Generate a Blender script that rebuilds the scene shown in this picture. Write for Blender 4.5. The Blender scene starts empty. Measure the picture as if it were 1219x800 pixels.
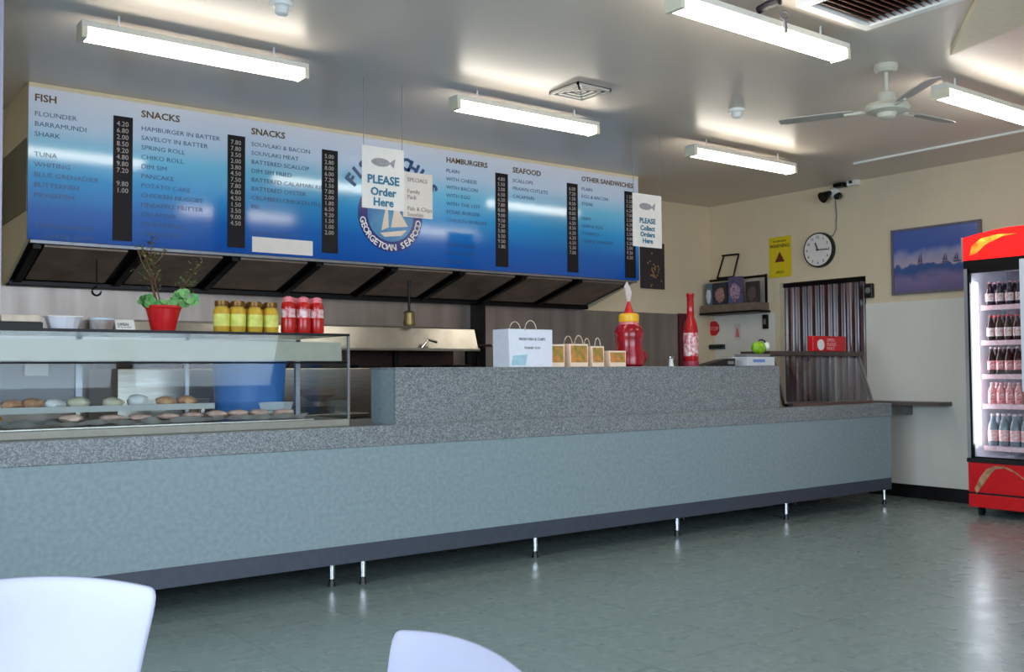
import bpy, bmesh, math, random
from mathutils import Vector, Matrix
random.seed(7)
SC = bpy.context.scene
COL = SC.collection
PI = math.pi

# ------------------------------------------------------------------ camera
CH = 1.25
FPX, YAW, PITCH, ROLL = 1173.9, 0.645902, 0.035223, -0.006992
IW, IH = 1219.0, 800.0
_f = Vector((math.sin(YAW)*math.cos(PITCH), math.cos(YAW)*math.cos(PITCH), math.sin(PITCH)))
_r = Vector((math.cos(YAW), -math.sin(YAW), 0))
_u = _r.cross(_f)
_r2 = math.cos(ROLL)*_r + math.sin(ROLL)*_u
_u2 = -math.sin(ROLL)*_r + math.cos(ROLL)*_u
cam = bpy.data.cameras.new('camera')
cam.sensor_width = 36.0
cam.lens = 36.0*FPX/IW
cam.clip_start = 0.02
camo = bpy.data.objects.new('camera', cam)
COL.objects.link(camo)
m3 = Matrix((_r2, _u2, -_f)).transposed()
camo.matrix_world = Matrix.Translation((0, 0, CH)) @ m3.to_4x4()
SC.camera = camo

# ------------------------------------------------------------------ world / exposure / daylight
SC.view_settings.view_transform = 'Standard'
SC.view_settings.look = 'None'
SC.view_settings.gamma = 1.0
SC.view_settings.use_curve_mapping = False
SC.view_settings.exposure = 0.44
w = bpy.data.worlds.new('daylight_sky'); SC.world = w; w.use_nodes = True
w.node_tree.nodes['Background'].inputs[0].default_value = (0.62, 0.78, 1.0, 1)
w.node_tree.nodes['Background'].inputs[1].default_value = 1.3

def window_light(name, loc, rot, sx, sy, power, col):
    l = bpy.data.lights.new(name, 'AREA'); l.shape = 'RECTANGLE'; l.size = sx; l.size_y = sy
    l.energy = power; l.color = col
    o = bpy.data.objects.new(name, l); o.location = loc; o.rotation_euler = rot; COL.objects.link(o)
    return o
# daylight entering through the shop-front windows behind the seating (see wall_front) and through the side windows
window_light('shopfront_daylight', (2.6, -2.2, 1.85), (PI/2-.42, 0, 0), 6.0, 1.7, 118, (0.72, 0.86, 1.0)).data.spread = math.radians(130)
window_light('side_daylight', (-2.25, 1.6, 1.8), (PI/2-.35, 0, -PI/2), 4.0, 1.6, 92, (0.66, 0.83, 1.0)).data.spread = math.radians(110)
TUBE = 13.0       # fluorescent diffuser emission
FRIDGE = 12.0

# ------------------------------------------------------------------ materials
_m = {}
def srgb(c):
    return tuple(((v/255.0)/12.92 if v/255.0 <= 0.04045 else (((v/255.0)+0.055)/1.055)**2.4) for v in c)
def mat(name, rgb, rough=0.5, metal=0.0, noise=0.0, nscale=20.0, emit=0.0, spec=0.5, coat=0.0, bump=0.0, rgb2=None, stretch=None):
    if name in _m: return _m[name]
    m = bpy.data.materials.new(name); m.use_nodes = True; _m[name] = m
    nt = m.node_tree; b = nt.nodes['Principled BSDF']
    c = srgb(rgb)
    b.inputs['Base Color'].default_value = (*c, 1)
    b.inputs['Roughness'].default_value = rough
    b.inputs['Metallic'].default_value = metal
    b.inputs['Specular IOR Level'].default_value = spec
    b.inputs['Coat Weight'].default_value = coat
    b.inputs['Coat Roughness'].default_value = 0.08
    tc = nt.nodes.new('ShaderNodeTexCoord')
    n = nt.nodes.new('ShaderNodeTexNoise'); n.inputs['Scale'].default_value = nscale; n.inputs['Detail'].default_value = 4
    src = tc.outputs['Object']
    if stretch:
        mp = nt.nodes.new('ShaderNodeMapping'); mp.inputs['Scale'].default_value = stretch
        nt.links.new(src, mp.inputs[0]); src = mp.outputs[0]
    nt.links.new(src, n.inputs['Vector'])
    r = nt.nodes.new('ShaderNodeValToRGB')
    c2 = srgb(rgb2) if rgb2 else tuple(v*(1-noise) for v in c)
    c1 = c if rgb2 else tuple(min(1, v*(1+noise)) for v in c)
    r.color_ramp.elements[0].position = 0.35; r.color_ramp.elements[1].position = 0.65
    r.color_ramp.elements[0].color = (*c2, 1); r.color_ramp.elements[1].color = (*c1, 1)
    nt.links.new(n.outputs['Fac'], r.inputs[0]); nt.links.new(r.outputs[0], b.inputs['Base Color'])
    if emit:
        nt.links.new(r.outputs[0], b.inputs['Emission Color']); b.inputs['Emission Strength'].default_value = emit
    if bump:
        bp = nt.nodes.new('ShaderNodeBump'); bp.inputs['Strength'].default_value = bump; bp.inputs['Distance'].default_value = 0.01
        nt.links.new(n.outputs['Fac'], bp.inputs['Height']); nt.links.new(bp.outputs[0], b.inputs['Normal'])
    return m

def glass(name, tint=(0.96, 0.98, 0.98), refl=0.012, rough=0.02):
    if name in _m: return _m[name]
    m = bpy.data.materials.new(name); m.use_nodes = True; _m[name] = m
    nt = m.node_tree; nt.nodes.remove(nt.nodes['Principled BSDF'])
    out = nt.nodes['Material Output']
    t = nt.nodes.new('ShaderNodeBsdfTransparent'); t.inputs[0].default_value = (*tint, 1)
    g = nt.nodes.new('ShaderNodeBsdfGlossy'); g.inputs['Roughness'].default_value = rough
    lw = nt.nodes.new('ShaderNodeLayerWeight'); lw.inputs[0].default_value = 0.25
    ma = nt.nodes.new('ShaderNodeMath'); ma.operation = 'MULTIPLY_ADD'; ma.inputs[1].default_value = 0.18; ma.inputs[2].default_value = refl
    mx = nt.nodes.new('ShaderNodeMixShader')
    nt.links.new(lw.outputs['Fresnel'], ma.inputs[0]); nt.links.new(ma.outputs[0], mx.inputs[0])
    nt.links.new(t.outputs[0], mx.inputs[1]); nt.links.new(g.outputs[0], mx.inputs[2]); nt.links.new(mx.outputs[0], out.inputs[0])
    return m

M_wall = mat('cream_wall_paint', (224, 206, 176), 0.6, noise=0.02, nscale=3)
M_ceil = mat('ceiling_gloss_paint', (220, 208, 196), 0.33, noise=0.02, nscale=2, spec=0.35)
M_cream = mat('cream_hood_panel', (222, 208, 176), 0.5, noise=0.03)
M_white = mat('white_enamel', (235, 235, 230), 0.35, noise=0.01)
M_apron = mat('mottled_teal_laminate', (140, 154, 157), 0.42, nscale=38, rgb2=(128, 143, 147))
M_kick = mat('charcoal_kick_rail', (62, 66, 78), 0.45, noise=0.08)
M_black = mat('black_plastic', (16, 16, 18), 0.4, noise=0.1)
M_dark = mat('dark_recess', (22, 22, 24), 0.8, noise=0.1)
M_steel = mat('brushed_stainless', (176, 172, 164), 0.32, 1.0, noise=0.10, nscale=6, stretch=(1, 1, 14))
M_steelh = mat('stainless_benchtop', (172, 168, 160), 0.28, 1.0, noise=0.08, nscale=8)
M_splash = mat('stainless_splashback', (158, 146, 138), 0.36, 0.6, noise=0.16, nscale=2.5, stretch=(3, 1, .4))
M_chrome = mat('chrome', (220, 220, 222), 0.12, 1.0, noise=0.02)
M_filter = mat('greasy_dark_steel', (150, 128, 114), 0.45, 0.3, noise=0.2, nscale=5)
M_filterf = mat('black_hood_steel', (20, 18, 19), 0.4, 0.6, noise=0.2)
M_paper = mat('white_paper', (232, 226, 220), 0.7, noise=0.02)
M_red = mat('red_plastic', (205, 22, 28), 0.28, noise=0.06)
M_dred = mat('deep_red_plastic', (150, 14, 30), 0.2, noise=0.2, nscale=14)
M_yellow = mat('yellow_plastic', (250, 190, 40), 0.35, noise=0.05)
M_blue = mat('blue_plastic', (40, 120, 205), 0.4, noise=0.05)
M_grey = mat('grey_plastic', (120, 118, 118), 0.5, noise=0.05)
M_wood = mat('brown_card', (170, 110, 55), 0.6, nscale=30, rgb2=(110, 90, 40))
M_chair = mat('white_moulded_plastic', (148, 145, 160), 0.36, noise=0.01)
M_glass = glass('case_glass')
M_fglass = glass('fridge_door_glass', refl=0.03)
M_text = mat('navy_menu_lettering', (34, 76, 122), 0.4, noise=0.02)
M_gold = mat('dark_gold_lettering', (92, 66, 22), 0.4, noise=0.05)
M_wtext = mat('white_lettering', (235, 232, 225), 0.5, noise=0.01)
M_teal = mat('teal_lettering', (20, 110, 140), 0.5, noise=0.02)
M_ink = mat('black_ink', (35, 35, 42), 0.6, noise=0.02)

def special_mats():
    # speckled benchtop
    m = bpy.data.materials.new('speckled_granite_laminate'); m.use_nodes = True; _m['granite'] = m
    nt = m.node_tree; b = nt.nodes['Principled BSDF']; b.inputs['Roughness'].default_value = 0.3
    tc = nt.nodes.new('ShaderNodeTexCoord')
    v = nt.nodes.new('ShaderNodeTexVoronoi'); v.inputs['Scale'].default_value = 165
    r = nt.nodes.new('ShaderNodeValToRGB'); r.color_ramp.interpolation = 'LINEAR'
    e = r.color_ramp.elements
    e[0].position = 0.0; e[0].color = (*srgb((92, 96, 100)), 1)
    e[1].position = 1.0; e[1].color = (*srgb((158, 160, 160)), 1)
    e2 = e.new(0.5); e2.color = (*srgb((122, 125, 127)), 1)
    nt.links.new(tc.outputs['Object'], v.inputs['Vector'])
    sp = nt.nodes.new('ShaderNodeSeparateColor'); nt.links.new(v.outputs['Color'], sp.inputs[0])
    nt.links.new(sp.outputs[0], r.inputs[0]); nt.links.new(r.outputs[0], b.inputs['Base Color'])
    # vinyl floor tiles
    m = bpy.data.materials.new('teal_grey_vinyl_tiles'); m.use_nodes = True; _m['floor'] = m
    nt = m.node_tree; b = nt.nodes['Principled BSDF']; b.inputs['Roughness'].default_value = 0.24
    tc = nt.nodes.new('ShaderNodeTexCoord')
    n = nt.nodes.new('ShaderNodeTexNoise'); n.inputs['Scale'].default_value = 22; n.inputs['Detail'].default_value = 6
    r = nt.nodes.new('ShaderNodeValToRGB')
    r.color_ramp.elements[0].position = 0.35; r.color_ramp.elements[0].color = (*srgb((118, 132, 129)), 1)
    r.color_ramp.elements[1].position = 0.68; r.color_ramp.elements[1].color = (*srgb((134, 147, 142)), 1)
    nt.links.new(tc.outputs['Object'], n.inputs['Vector']); nt.links.new(n.outputs['Fac'], r.inputs[0])
    bk = nt.nodes.new('ShaderNodeTexBrick'); bk.offset = 0.0; bk.inputs['Scale'].default_value = 1.0
    bk.inputs['Brick Width'].default_value = 0.6; bk.inputs['Row Height'].default_value = 0.6
    bk.inputs['Mortar Size'].default_value = 0.0035; bk.inputs['Mortar'].default_value = (*srgb((98, 114, 114)), 1)
    mp = nt.nodes.new('ShaderNodeMapping'); mp.inputs['Rotation'].default_value = (0, 0, 0)
    nt.links.new(tc.outputs['Object'], mp.inputs[0]); nt.links.new(mp.outputs[0], bk.inputs['Vector'])
    nt.links.new(r.outputs[0], bk.inputs['Color1']); nt.links.new(r.outputs[0], bk.inputs['Color2'])
    nt.links.new(bk.outputs[0], b.inputs['Base Color'])
    n2 = nt.nodes.new('ShaderNodeTexNoise'); n2.inputs['Scale'].default_value = 5
    r2 = nt.nodes.new('ShaderNodeMapRange'); r2.inputs[3].default_value = 0.2; r2.inputs[4].default_value = 0.36
    nt.links.new(tc.outputs['Object'], n2.inputs['Vector']); nt.links.new(n2.outputs['Fac'], r2.inputs[0]); nt.links.new(r2.outputs[0], b.inputs['Roughness'])
    # printed menu board: the print itself runs from pale sky to deep sea blue
    m = bpy.data.materials.new('printed_blue_menu_panel'); m.use_nodes = True; _m['board'] = m
    nt = m.node_tree; b = nt.nodes['Principled BSDF']; b.inputs['Roughness'].default_value = 0.10
    b.inputs['Specular IOR Level'].default_value = 0.55
    tc = nt.nodes.new('ShaderNodeTexCoord'); s = nt.nodes.new('ShaderNodeSeparateXYZ')
    mr = nt.nodes.new('ShaderNodeMapRange'); mr.inputs[1].default_value = 0.0; mr.inputs[2].default_value = 1.0
    r = nt.nodes.new('ShaderNodeValToRGB')
    e = r.color_ramp.elements
    e[0].position = 0.0; e[0].color = (*srgb((10, 78, 166)), 1)
    e[1].position = 1.0; e[1].color = (*srgb((222, 224, 236)), 1)
    for p, c in ((0.2, (16, 98, 184)), (0.42, (44, 150, 214)), (0.62, (112, 190, 226)), (0.78, (186, 208, 232))):
        x = e.new(p); x.color = (*srgb(c), 1)
    nt.links.new(tc.outputs['Object'], s.inputs[0]); nt.links.new(s.outputs[2], mr.inputs[0]); nt.links.new(mr.outputs[0], r.inputs[0])
    nt.links.new(r.outputs[0], b.inputs['Base Color'])
    # plastic strip curtain; its shine is painted into the colour as pale vertical streaks
    m = bpy.data.materials.new('smoky_strip_painted_shine'); m.use_nodes = True; _m['strip'] = m
    nt = m.node_tree; b = nt.nodes['Principled BSDF']; b.inputs['Roughness'].default_value = 0.16
    tc = nt.nodes.new('ShaderNodeTexCoord'); n = nt.nodes.new('ShaderNodeTexNoise'); n.inputs['Scale'].default_value = 3
    mp = nt.nodes.new('ShaderNodeMapping'); mp.inputs['Scale'].default_value = (1, 3.5, .45)
    r = nt.nodes.new('ShaderNodeValToRGB'); e = r.color_ramp.elements
    e[0].position = .35; e[0].color = (*srgb((50, 41, 40)), 1); e[1].position = .7; e[1].color = (*srgb((132, 118, 112)), 1)
    x = e.new(.55); x.color = (*srgb((92, 42, 44)), 1)
    nt.links.new(tc.outputs['Object'], mp.inputs[0]); nt.links.new(mp.outputs[0], n.inputs['Vector'])
    nt.links.new(n.outputs['Fac'], r.inputs[0]); nt.links.new(r.outputs[0], b.inputs['Base Color'])
    # seascape print
    m = bpy.data.materials.new('seascape_print'); m.use_nodes = True; _m['sea'] = m
    nt = m.node_tree; b = nt.nodes['Principled BSDF']; b.inputs['Roughness'].default_value = 0.25
    tc = nt.nodes.new('ShaderNodeTexCoord'); s = nt.nodes.new('ShaderNodeSeparateXYZ')
    n = nt.nodes.new('ShaderNodeTexNoise'); n.inputs['Scale'].default_value = 7
    ad = nt.nodes.new('ShaderNodeMath'); ad.operation = 'MULTIPLY_ADD'; ad.inputs[1].default_value = 0.16
    mr = nt.nodes.new('ShaderNodeMapRange'); mr.inputs[1].default_value = 0.08; mr.inputs[2].default_value = 0.70
    r = nt.nodes.new('ShaderNodeValToRGB'); e = r.color_ramp.elements
    e[0].position = 0; e[0].color = (*srgb((110, 100, 140)), 1); e[1].position = 1; e[1].color = (*srgb((80, 100, 165)), 1)
    for p, c in ((.22, (128, 112, 152)), (.38, (60, 84, 140)), (.44, (70, 92, 150)), (.46, (186, 165, 182)), (.6, (150, 150, 190)), (.72, (70, 95, 170))):
        x = e.new(p); x.color = (*srgb(c), 1)
    nt.links.new(tc.outputs['Object'], s.inputs[0]); nt.links.new(tc.outputs['Object'], n.inputs['Vector'])
    nt.links.new(n.outputs['Fac'], ad.inputs[0]); nt.links.new(s.outputs[2], ad.inputs[2])
    nt.links.new(ad.outputs[0], mr.inputs[0]); nt.links.new(mr.outputs[0], r.inputs[0]); nt.links.new(r.outputs[0], b.inputs['Base Color'])
special_mats()

# ------------------------------------------------------------------ mesh helpers
def NB(): return bmesh.new()
def box(bm, x0, x1, y0, y1, z0, z1, bev=0.0):
    t = bmesh.new()
    bmesh.ops.create_cube(t, size=1)
    for v in t.verts:
        v.co = Vector(((x0+x1)/2+v.co.x*(x1-x0), (y0+y1)/2+v.co.y*(y1-y0), (z0+z1)/2+v.co.z*(z1-z0)))
    if bev: bmesh.ops.bevel(t, geom=t.edges[:], offset=bev, segments=2, affect='EDGES', profile=0.5)
    join(bm, t); return bm
def join(bm, t, mtx=None):
    if mtx is not None: bmesh.ops.transform(t, matrix=mtx, verts=t.verts)
    me = bpy.data.meshes.new('tmp'); t.to_mesh(me); t.free(); bm.from_mesh(me); bpy.data.meshes.remove(me)
def frustum(bm, p0, p1, r0, r1=None, seg=20, caps=True):
    r1 = r0 if r1 is None else r1
    p0 = Vector(p0); p1 = Vector(p1); d = p1-p0
    t = bmesh.new()
    bmesh.ops.create_cone(t, cap_ends=caps, segments=seg, radius1=max(r0, 1e-4), radius2=max(r1, 1e-4), depth=d.length)
    q = Vector((0, 0, 1)).rotation_difference(d.normalized())
    join(bm, t, Matrix.Translation((p0+p1)/2) @ q.to_matrix().to_4x4()); return bm
def lathe(bm, prof, c=(0, 0, 0), seg=24, sx=1, sy=1):
    rings = []
    for r, z in prof:
        rings.append([bm.verts.new((c[0]+max(r, 1e-4)*math.cos(2*PI*i/seg)*sx, c[1]+max(r, 1e-4)*math.sin(2*PI*i/seg)*sy, c[2]+z)) for i in range(seg)])
    for a, b in zip(rings, rings[1:]):
        for i in range(seg): bm.faces.new((a[i], a[(i+1) % seg], b[(i+1) % seg], b[i]))
    bm.faces.new(list(reversed(rings[0]))); bm.faces.new(rings[-1]); return bm
def tube(bm, pts, r, seg=8):
    pts = [Vector(p) for p in pts]
    rings = []; up = Vector((0, 0, 1))
    for i, p in enumerate(pts):
        d = (pts[min(i+1, len(pts)-1)]-pts[max(i-1, 0)]).normalized()
        a = d.cross(up if abs(d.z) < .95 else Vector((1, 0, 0))).normalized(); b = d.cross(a)
        rings.append([bm.verts.new(p+r*(a*math.cos(2*PI*k/seg)+b*math.sin(2*PI*k/seg))) for k in range(seg)])
    for a, b in zip(rings, rings[1:]):
        for k in range(seg): bm.faces.new((a[k], a[(k+1) % seg], b[(k+1) % seg], b[k]))
    bm.faces.new(list(reversed(rings[0]))); bm.faces.new(rings[-1]); return bm
def prism(bm, poly, ext):
    """poly: list of 3-D points, ext: extrusion vector"""
    a = [bm.verts.new(p) for p in poly]; e = Vector(ext); b = [bm.verts.new(Vector(p)+e) for p in poly]
    n = len(a); bm.faces.new(a); bm.faces.new(list(reversed(b)))
    for i in range(n): bm.faces.new((a[i], b[i], b[(i+1) % n], a[(i+1) % n]))
    return bm
def blob(bm, c, sx, sy, sz, jit=0.0, sub=2):
    t = bmesh.new(); bmesh.ops.create_icosphere(t, subdivisions=sub, radius=1)
    for v in t.verts:
        k = 1+random.uniform(-jit, jit)
        v.co = Vector((c[0]+v.co.x*sx*k, c[1]+v.co.y*sy*k, c[2]+v.co.z*sz*k))
    join(bm, t); return bm

def wloc(o):
    v = Vector((0, 0, 0))
    while o: v = v+Vector(o.location); o = o.parent
    return v
def obj(name, bm, m, parent=None, smooth=False, label=None, local=False, base=None):
    """link a bmesh (world coordinates unless local) as one mesh object"""
    bmesh.ops.recalc_face_normals(bm, faces=bm.faces)
    me = bpy.data.meshes.new(name)
    o = bpy.data.objects.new(name, me); COL.objects.link(o)
    if parent: o.parent = parent
    if not local:
        if parent: off = wloc(parent)
        else:
            if base is None:
                xs = [v.co.x for v in bm.verts]; ys = [v.co.y for v in bm.verts]; zs = [v.co.z for v in bm.verts]
                base = ((min(xs)+max(xs))/2, (min(ys)+max(ys))/2, min(zs))
            off = Vector(base); o.location = off
        bmesh.ops.translate(bm, vec=-off, verts=bm.verts)
    bm.to_mesh(me); bm.free()
    me.materials.append(m if not isinstance(m, str) else _m[m])
    if smooth:
        for p in me.polygons: p.use_smooth = True
        try: me.set_sharp_from_angle(angle=math.radians(40))
        except Exception: pass
    if label: o['label'] = label
    return o
def tag(o, label, cat, group=None, kind=None):
    o['label'] = label; o['category'] = cat
    if group: o['group'] = group
    if kind: o['kind'] = kind
    return o
def thing(name, label, cat, loc=(0, 0, 0), group=None, rz=0):
    o = bpy.data.objects.new(name, None); COL.objects.link(o); o.empty_display_size = 0.05
    o.location = loc; o.rotation_euler = (0, 0, rz)
    return tag(o, label, cat, group)
def struct(name, bm, m, label=None):
    o = obj(name, bm, m, base=(0, 0, 0)); o['kind'] = 'structure'
    if label: o['label'] = label
    return o
def children(o): return [c for c in bpy.data.objects if c.parent == o]
def dup(o, loc, rz=None, label=None, group=None, parent=None):
    c = o.copy(); COL.objects.link(c)
    if parent: c.parent = parent
    else:
        c.location = loc
        if rz is not None: c.rotation_euler = (0, 0, rz)
        if label: c['label'] = label
        if group: c['group'] = group
    for k in children(o): dup(k, None, parent=c)
    return c
def text_bm(lines, size, spacing=1.0, align='LEFT', ext=0.0008, bold=0.0, wide=1.0):
    """built-in font text as a bmesh in the XZ plane (reads along +X, facing -Y), top-left at the origin"""
    cu = bpy.data.curves.new('t', 'FONT'); cu.body = '\n'.join(lines) if isinstance(lines, (list, tuple)) else lines
    cu.size = size; cu.space_line = spacing; cu.align_x = align; cu.align_y = 'TOP'; cu.extrude = ext; cu.resolution_u = 2; cu.offset = bold*size
    o = bpy.data.objects.new('t', cu); COL.objects.link(o)
    bpy.context.view_layer.update()
    me = bpy.data.meshes.new_from_object(o.evaluated_get(bpy.context.evaluated_depsgraph_get()))
    bm = bmesh.new(); bm.from_mesh(me)
    bpy.data.objects.remove(o); bpy.data.curves.remove(cu); bpy.data.meshes.remove(me)
    bmesh.ops.transform(bm, matrix=Matrix.Rotation(PI/2, 4, 'X') @ Matrix.Diagonal((wide, 1, 1, 1)), verts=bm.verts)
    return bm
def moved(bm, v, rz=0, bold=0):
    if rz: bmesh.ops.transform(bm, matrix=Matrix.Rotation(rz, 4, 'Z'), verts=bm.verts)
    bmesh.ops.translate(bm, vec=Vector(v), verts=bm.verts); return bm

# ------------------------------------------------------------------ room shell
XR, YB, ZC = 8.85, 7.85, 3.163
XL, YFR = -2.4, -2.4
struct('floor', box(NB(), XL-.1, XR+1.6, YFR-.1, YB+.1, -.1, 0), 'floor')
struct('ceiling', box(NB(), XL-.1, XR+1.6, YFR-.1, YB+.1, ZC, ZC+.1), M_ceil)
struct('wall_back', box(NB(), XL-.1, XR+1.6, YB, YB+.12, 0, ZC), M_wall)
bm = NB()  # right wall with a doorway
DY0, DY1, DZ = 5.79, 6.86, 2.185
box(bm, XR, XR+.12, YFR, DY0, 0, ZC); box(bm, XR, XR+.12, DY1, YB, 0, ZC); box(bm, XR, XR+.12, DY0, DY1, DZ, ZC)
struct('wall_right', bm, M_wall)
bm = NB()  # wall behind the viewer with three big shop-front openings
box(bm, XL, XR+.1, YFR-.12, YFR, 0, .8); box(bm, XL, XR+.1, YFR-.12, YFR, 2.65, ZC)
for a, b in ((XL, -.5), (1.4, 1.6), (3.5, 3.7), (5.7, XR+.1)): box(bm, a, b, YFR-.12, YFR, .8, 2.65)
struct('wall_front', bm, M_wall)
bm = NB()
box(bm, XL-.12, XL, YFR, YB, 0, .8); box(bm, XL-.12, XL, YFR, YB, 2.6, ZC)
for a, b in ((YFR, -.5), (1.5, 1.7), (3.7, YB)): box(bm, XL-.12, XL, a, b, .8, 2.6)
struct('wall_left', bm, M_wall)
for i, (a, b) in enumerate(((-.5, 1.4), (1.6, 3.5), (3.7, 5.7))):
    bm = NB()
    for x0, x1, z0, z1 in ((a, b, .8, .85), (a, b, 2.6, 2.65), (a, a+.05, .85, 2.6), (b-.05, b, .85, 2.6)): box(bm, x0, x1, YFR-.1, YFR-.04, z0, z1)
    o = struct('window_%d' % (i+1), bm, M_white)
    obj('pane', box(NB(), a+.05, b-.05, YFR-.075, YFR-.07, .85, 2.6), M_fglass, o)
for i, (a, b) in enumerate(((-.5, 1.5), (1.7, 3.7))):
    bm = NB()
    for y0, y1, z0, z1 in ((a, b, .8, .85), (a, b, 2.55, 2.6), (a, a+.05, .85, 2.55), (b-.05, b, .85, 2.55)): box(bm, XL-.1, XL-.04, y0, y1, z0, z1)
    o = struct('window_%d' % (i+4), bm, M_white)
    obj('pane', box(NB(), XL-.075, XL-.07, a+.05, b-.05, .85, 2.55), M_fglass, o)
struct('baseboard_right', box(NB(), XR-.03, XR, YFR, DY0, 0, .125), M_black)
# dark corridor behind the doorway
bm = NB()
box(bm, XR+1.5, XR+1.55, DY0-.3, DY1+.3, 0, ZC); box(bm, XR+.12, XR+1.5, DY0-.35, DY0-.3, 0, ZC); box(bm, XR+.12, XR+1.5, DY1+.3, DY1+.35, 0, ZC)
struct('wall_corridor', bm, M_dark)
# door frame and the thin cream strip above the menu board
bm = NB()
box(bm, XR-.012, XR+.13, DY1-.012, DY1+.05, 0, DZ)
dr = struct('door_1', bm, M_cream)
# ceiling conduit
struct('trim_1', box(NB(), 8.03, 8.06, 3.3, 5.36, ZC-.018, ZC), M_white)
# tapered bulkhead that drops from the ceiling at the right
bm = NB(); prism(bm, [(5.66, 3.1, ZC), (5.02, 2.62, ZC), (3.5, 1.5, ZC), (4.9, 0.9, ZC)], (0, 0, -.035))
struct('trim_2', bm, M_cream)
# lower wall lining (pale panel) between the ledge and the skirting
M_lin = mat('pale_lower_lining', (228, 225, 216), .45, noise=.015, nscale=3)
struct('trim_3', box(NB(), XR-.010, XR, YFR+.01, DY0, .125, 1.90), M_lin)
struct('trim_4', box(NB(), XR-.010, XR, DY1+.05, YB-.06, .0, 1.87), M_lin)

# strip curtain in the doorway
cur = thing('strip_curtain', 'smoky dark plastic strip curtain hanging in the doorway', 'curtain', (XR+.02, (DY0+DY1)/2, 0))
obj('curtain_rail', box(NB(), XR+.05, XR+.115, DY0+.012, DY1-.014, 2.14, 2.18), M_filterf, cur)
n = 13
for i in range(n):
    y0 = DY0+.015+i*(DY1-DY0-.03)/n; wd = .092
    bm = NB(); pts = []
    for k in range(7):
        u = k/6; pts.append((XR+.06+.03*math.sin(u*PI)+(.018 if i % 2 else 0)+random.uniform(0, .004), y0+u*wd))
    prism(bm, [(x, y, .03) for x, y in pts]+[(x+.004, y, .03) for x, y in reversed(pts)], (0, 0, 2.11))
    obj('strip', bm, 'strip', cur, smooth=True)

# ------------------------------------------------------------------ counter
CY0, CX0, CX1 = 5.145, -1.2, 8.235
cnt = thing('service_counter', 'long takeaway service counter with speckled grey top, teal front and short metal legs', 'counter', (3.5, 5.6, 0))
obj('worktop', box(NB(), CX0, CX1, CY0, 6.02, .81, .93, .004), 'granite', cnt)
obj('front_panel', box(NB(), CX0, CX1-.012, CY0+.008, CY0+.035, .25, .812), M_apron, cnt)
obj('end_panel', box(NB(), CX1-.04, CX1-.012, CY0+.035, 6.0, .15, .81), M_apron, cnt)
obj('kick_rail', box(NB(), CX0, CX1-.012, CY0+.010, CY0+.04, .145, .25), M_kick, cnt)
bm = NB(); box(bm, CX0, CX1-.04, CY0+.04, 6.0, .145, .17); box(bm, CX0, CX1-.3, 5.93, 5.96, 0.0, .145)  # deck, plus a dark rear panel added as the shade under the counter
obj('deck_and_shade_panel', bm, M_dark, cnt)
for (lx, ly) in ((394, 703), (432, 701), (637, 667), (806, 642), (936, 624), (1053, 607)):
    d = Vector(((lx-IW/2)/FPX, -(ly-IH/2)/FPX, 1)); v = _r2*d.x+_u2*d.y+_f
    t = (CY0+.075)/v.y; X = v.x*t; Y = CY0+.075
    if lx == 394: X += .03; Y += .05
    leg = obj('leg', frustum(NB(), (X, Y, .045), (X, Y, .145), .018, seg=16), M_chrome, cnt, smooth=True)
    obj('foot', frustum(NB(), (X, Y, 0), (X, Y, .045), .022, .014, seg=16), M_black, leg, smooth=True)
for X in (0.4, 5.95, 7.4):
    leg = obj('leg', frustum(NB(), (X, 5.6, .03), (X, 5.6, .145), .018, seg=12), M_black, cnt, smooth=True)

# ledge on right wall
lg = thing('wall_ledge', 'narrow dark ledge fixed to the wall at the right end of the counter', 'shelf', (8.72, 5.3, .875))
obj('board', box(NB(), 8.60, XR, 4.90, 6.0, .895, .93, .003), mat('dark_laminate', (96, 88, 84), .4, noise=.06), lg)
obj('bracket', box(NB(), 8.68, XR, 5.3, 5.33, .80, .895), M_grey, lg)
obj('bracket', box(NB(), 8.68, XR, 5.8, 5.83, .80, .895), M_grey, lg)

# raised block on counter
BX0, BX1, BY0, BY1, BZ = 3.03, 6.69, 5.20, 5.52, 1.275
blk = thing('raised_counter_box', 'raised speckled grey box wall standing on the counter below the paper bags', 'counter screen', (4.8, 5.3, .93))
obj('facing', box(NB(), BX0+.001, BX1, BY0, BY0+.02, .93, BZ-.012), 'granite', blk)
obj('cap', box(NB(), BX0, BX1, BY0, BY1, BZ-.012, BZ, .003), 'granite', blk, label='speckled top')
bm = NB(); box(bm, BX0+.002, BX0+.02, BY0+.02, BY1-.02, .93, BZ-.012)
obj('end_panel', bm, M_apron, blk, label='plain teal end panel')
obj('back_panel', box(NB(), BX0+.02, BX1, BY1-.02, BY1-.001, .93, BZ-.012), M_grey, blk)

# ------------------------------------------------------------------ glass display case
KX0, KX1, KY0, KY1, KZ0, KZ1 = -.6, 2.755, 5.26, 5.96, .93, 1.475
case = thing('glass_display_case', 'long glass and steel food display case on the left of the counter', 'display case', (1.1, 5.6, .93))
obj('base_plinth', box(NB(), KX0, KX1, KY0, KY1, .93, .972, .004), mat('dull_steel_plinth', (142, 138, 126), .45, .3, noise=.06), case)
obj('top_shelf', box(NB(), KX0, KX1, KY0, KY1, KZ1-.012, KZ1, .003), glass('top_plate_glass', (.55, .6, .6), .25), case)
bm = NB(); box(bm, KX0, KX1, KY0-.004, KY0+.012, KZ1-.014, KZ1+.001); box(bm, KX0, KX1, KY0, KY0+.012, KZ1-.175, KZ1-.165)
obj('edge_trim', bm, M_filterf, case)
bm = NB(); prism(bm, [(KX0, KY0+.02, 1.315), (KX0, KY0+.10, 1.315), (KX0, KY0+.10, 1.425), (KX0, KY0+.03, 1.425)], (KX1-KX0-.04, 0, 0))
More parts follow.
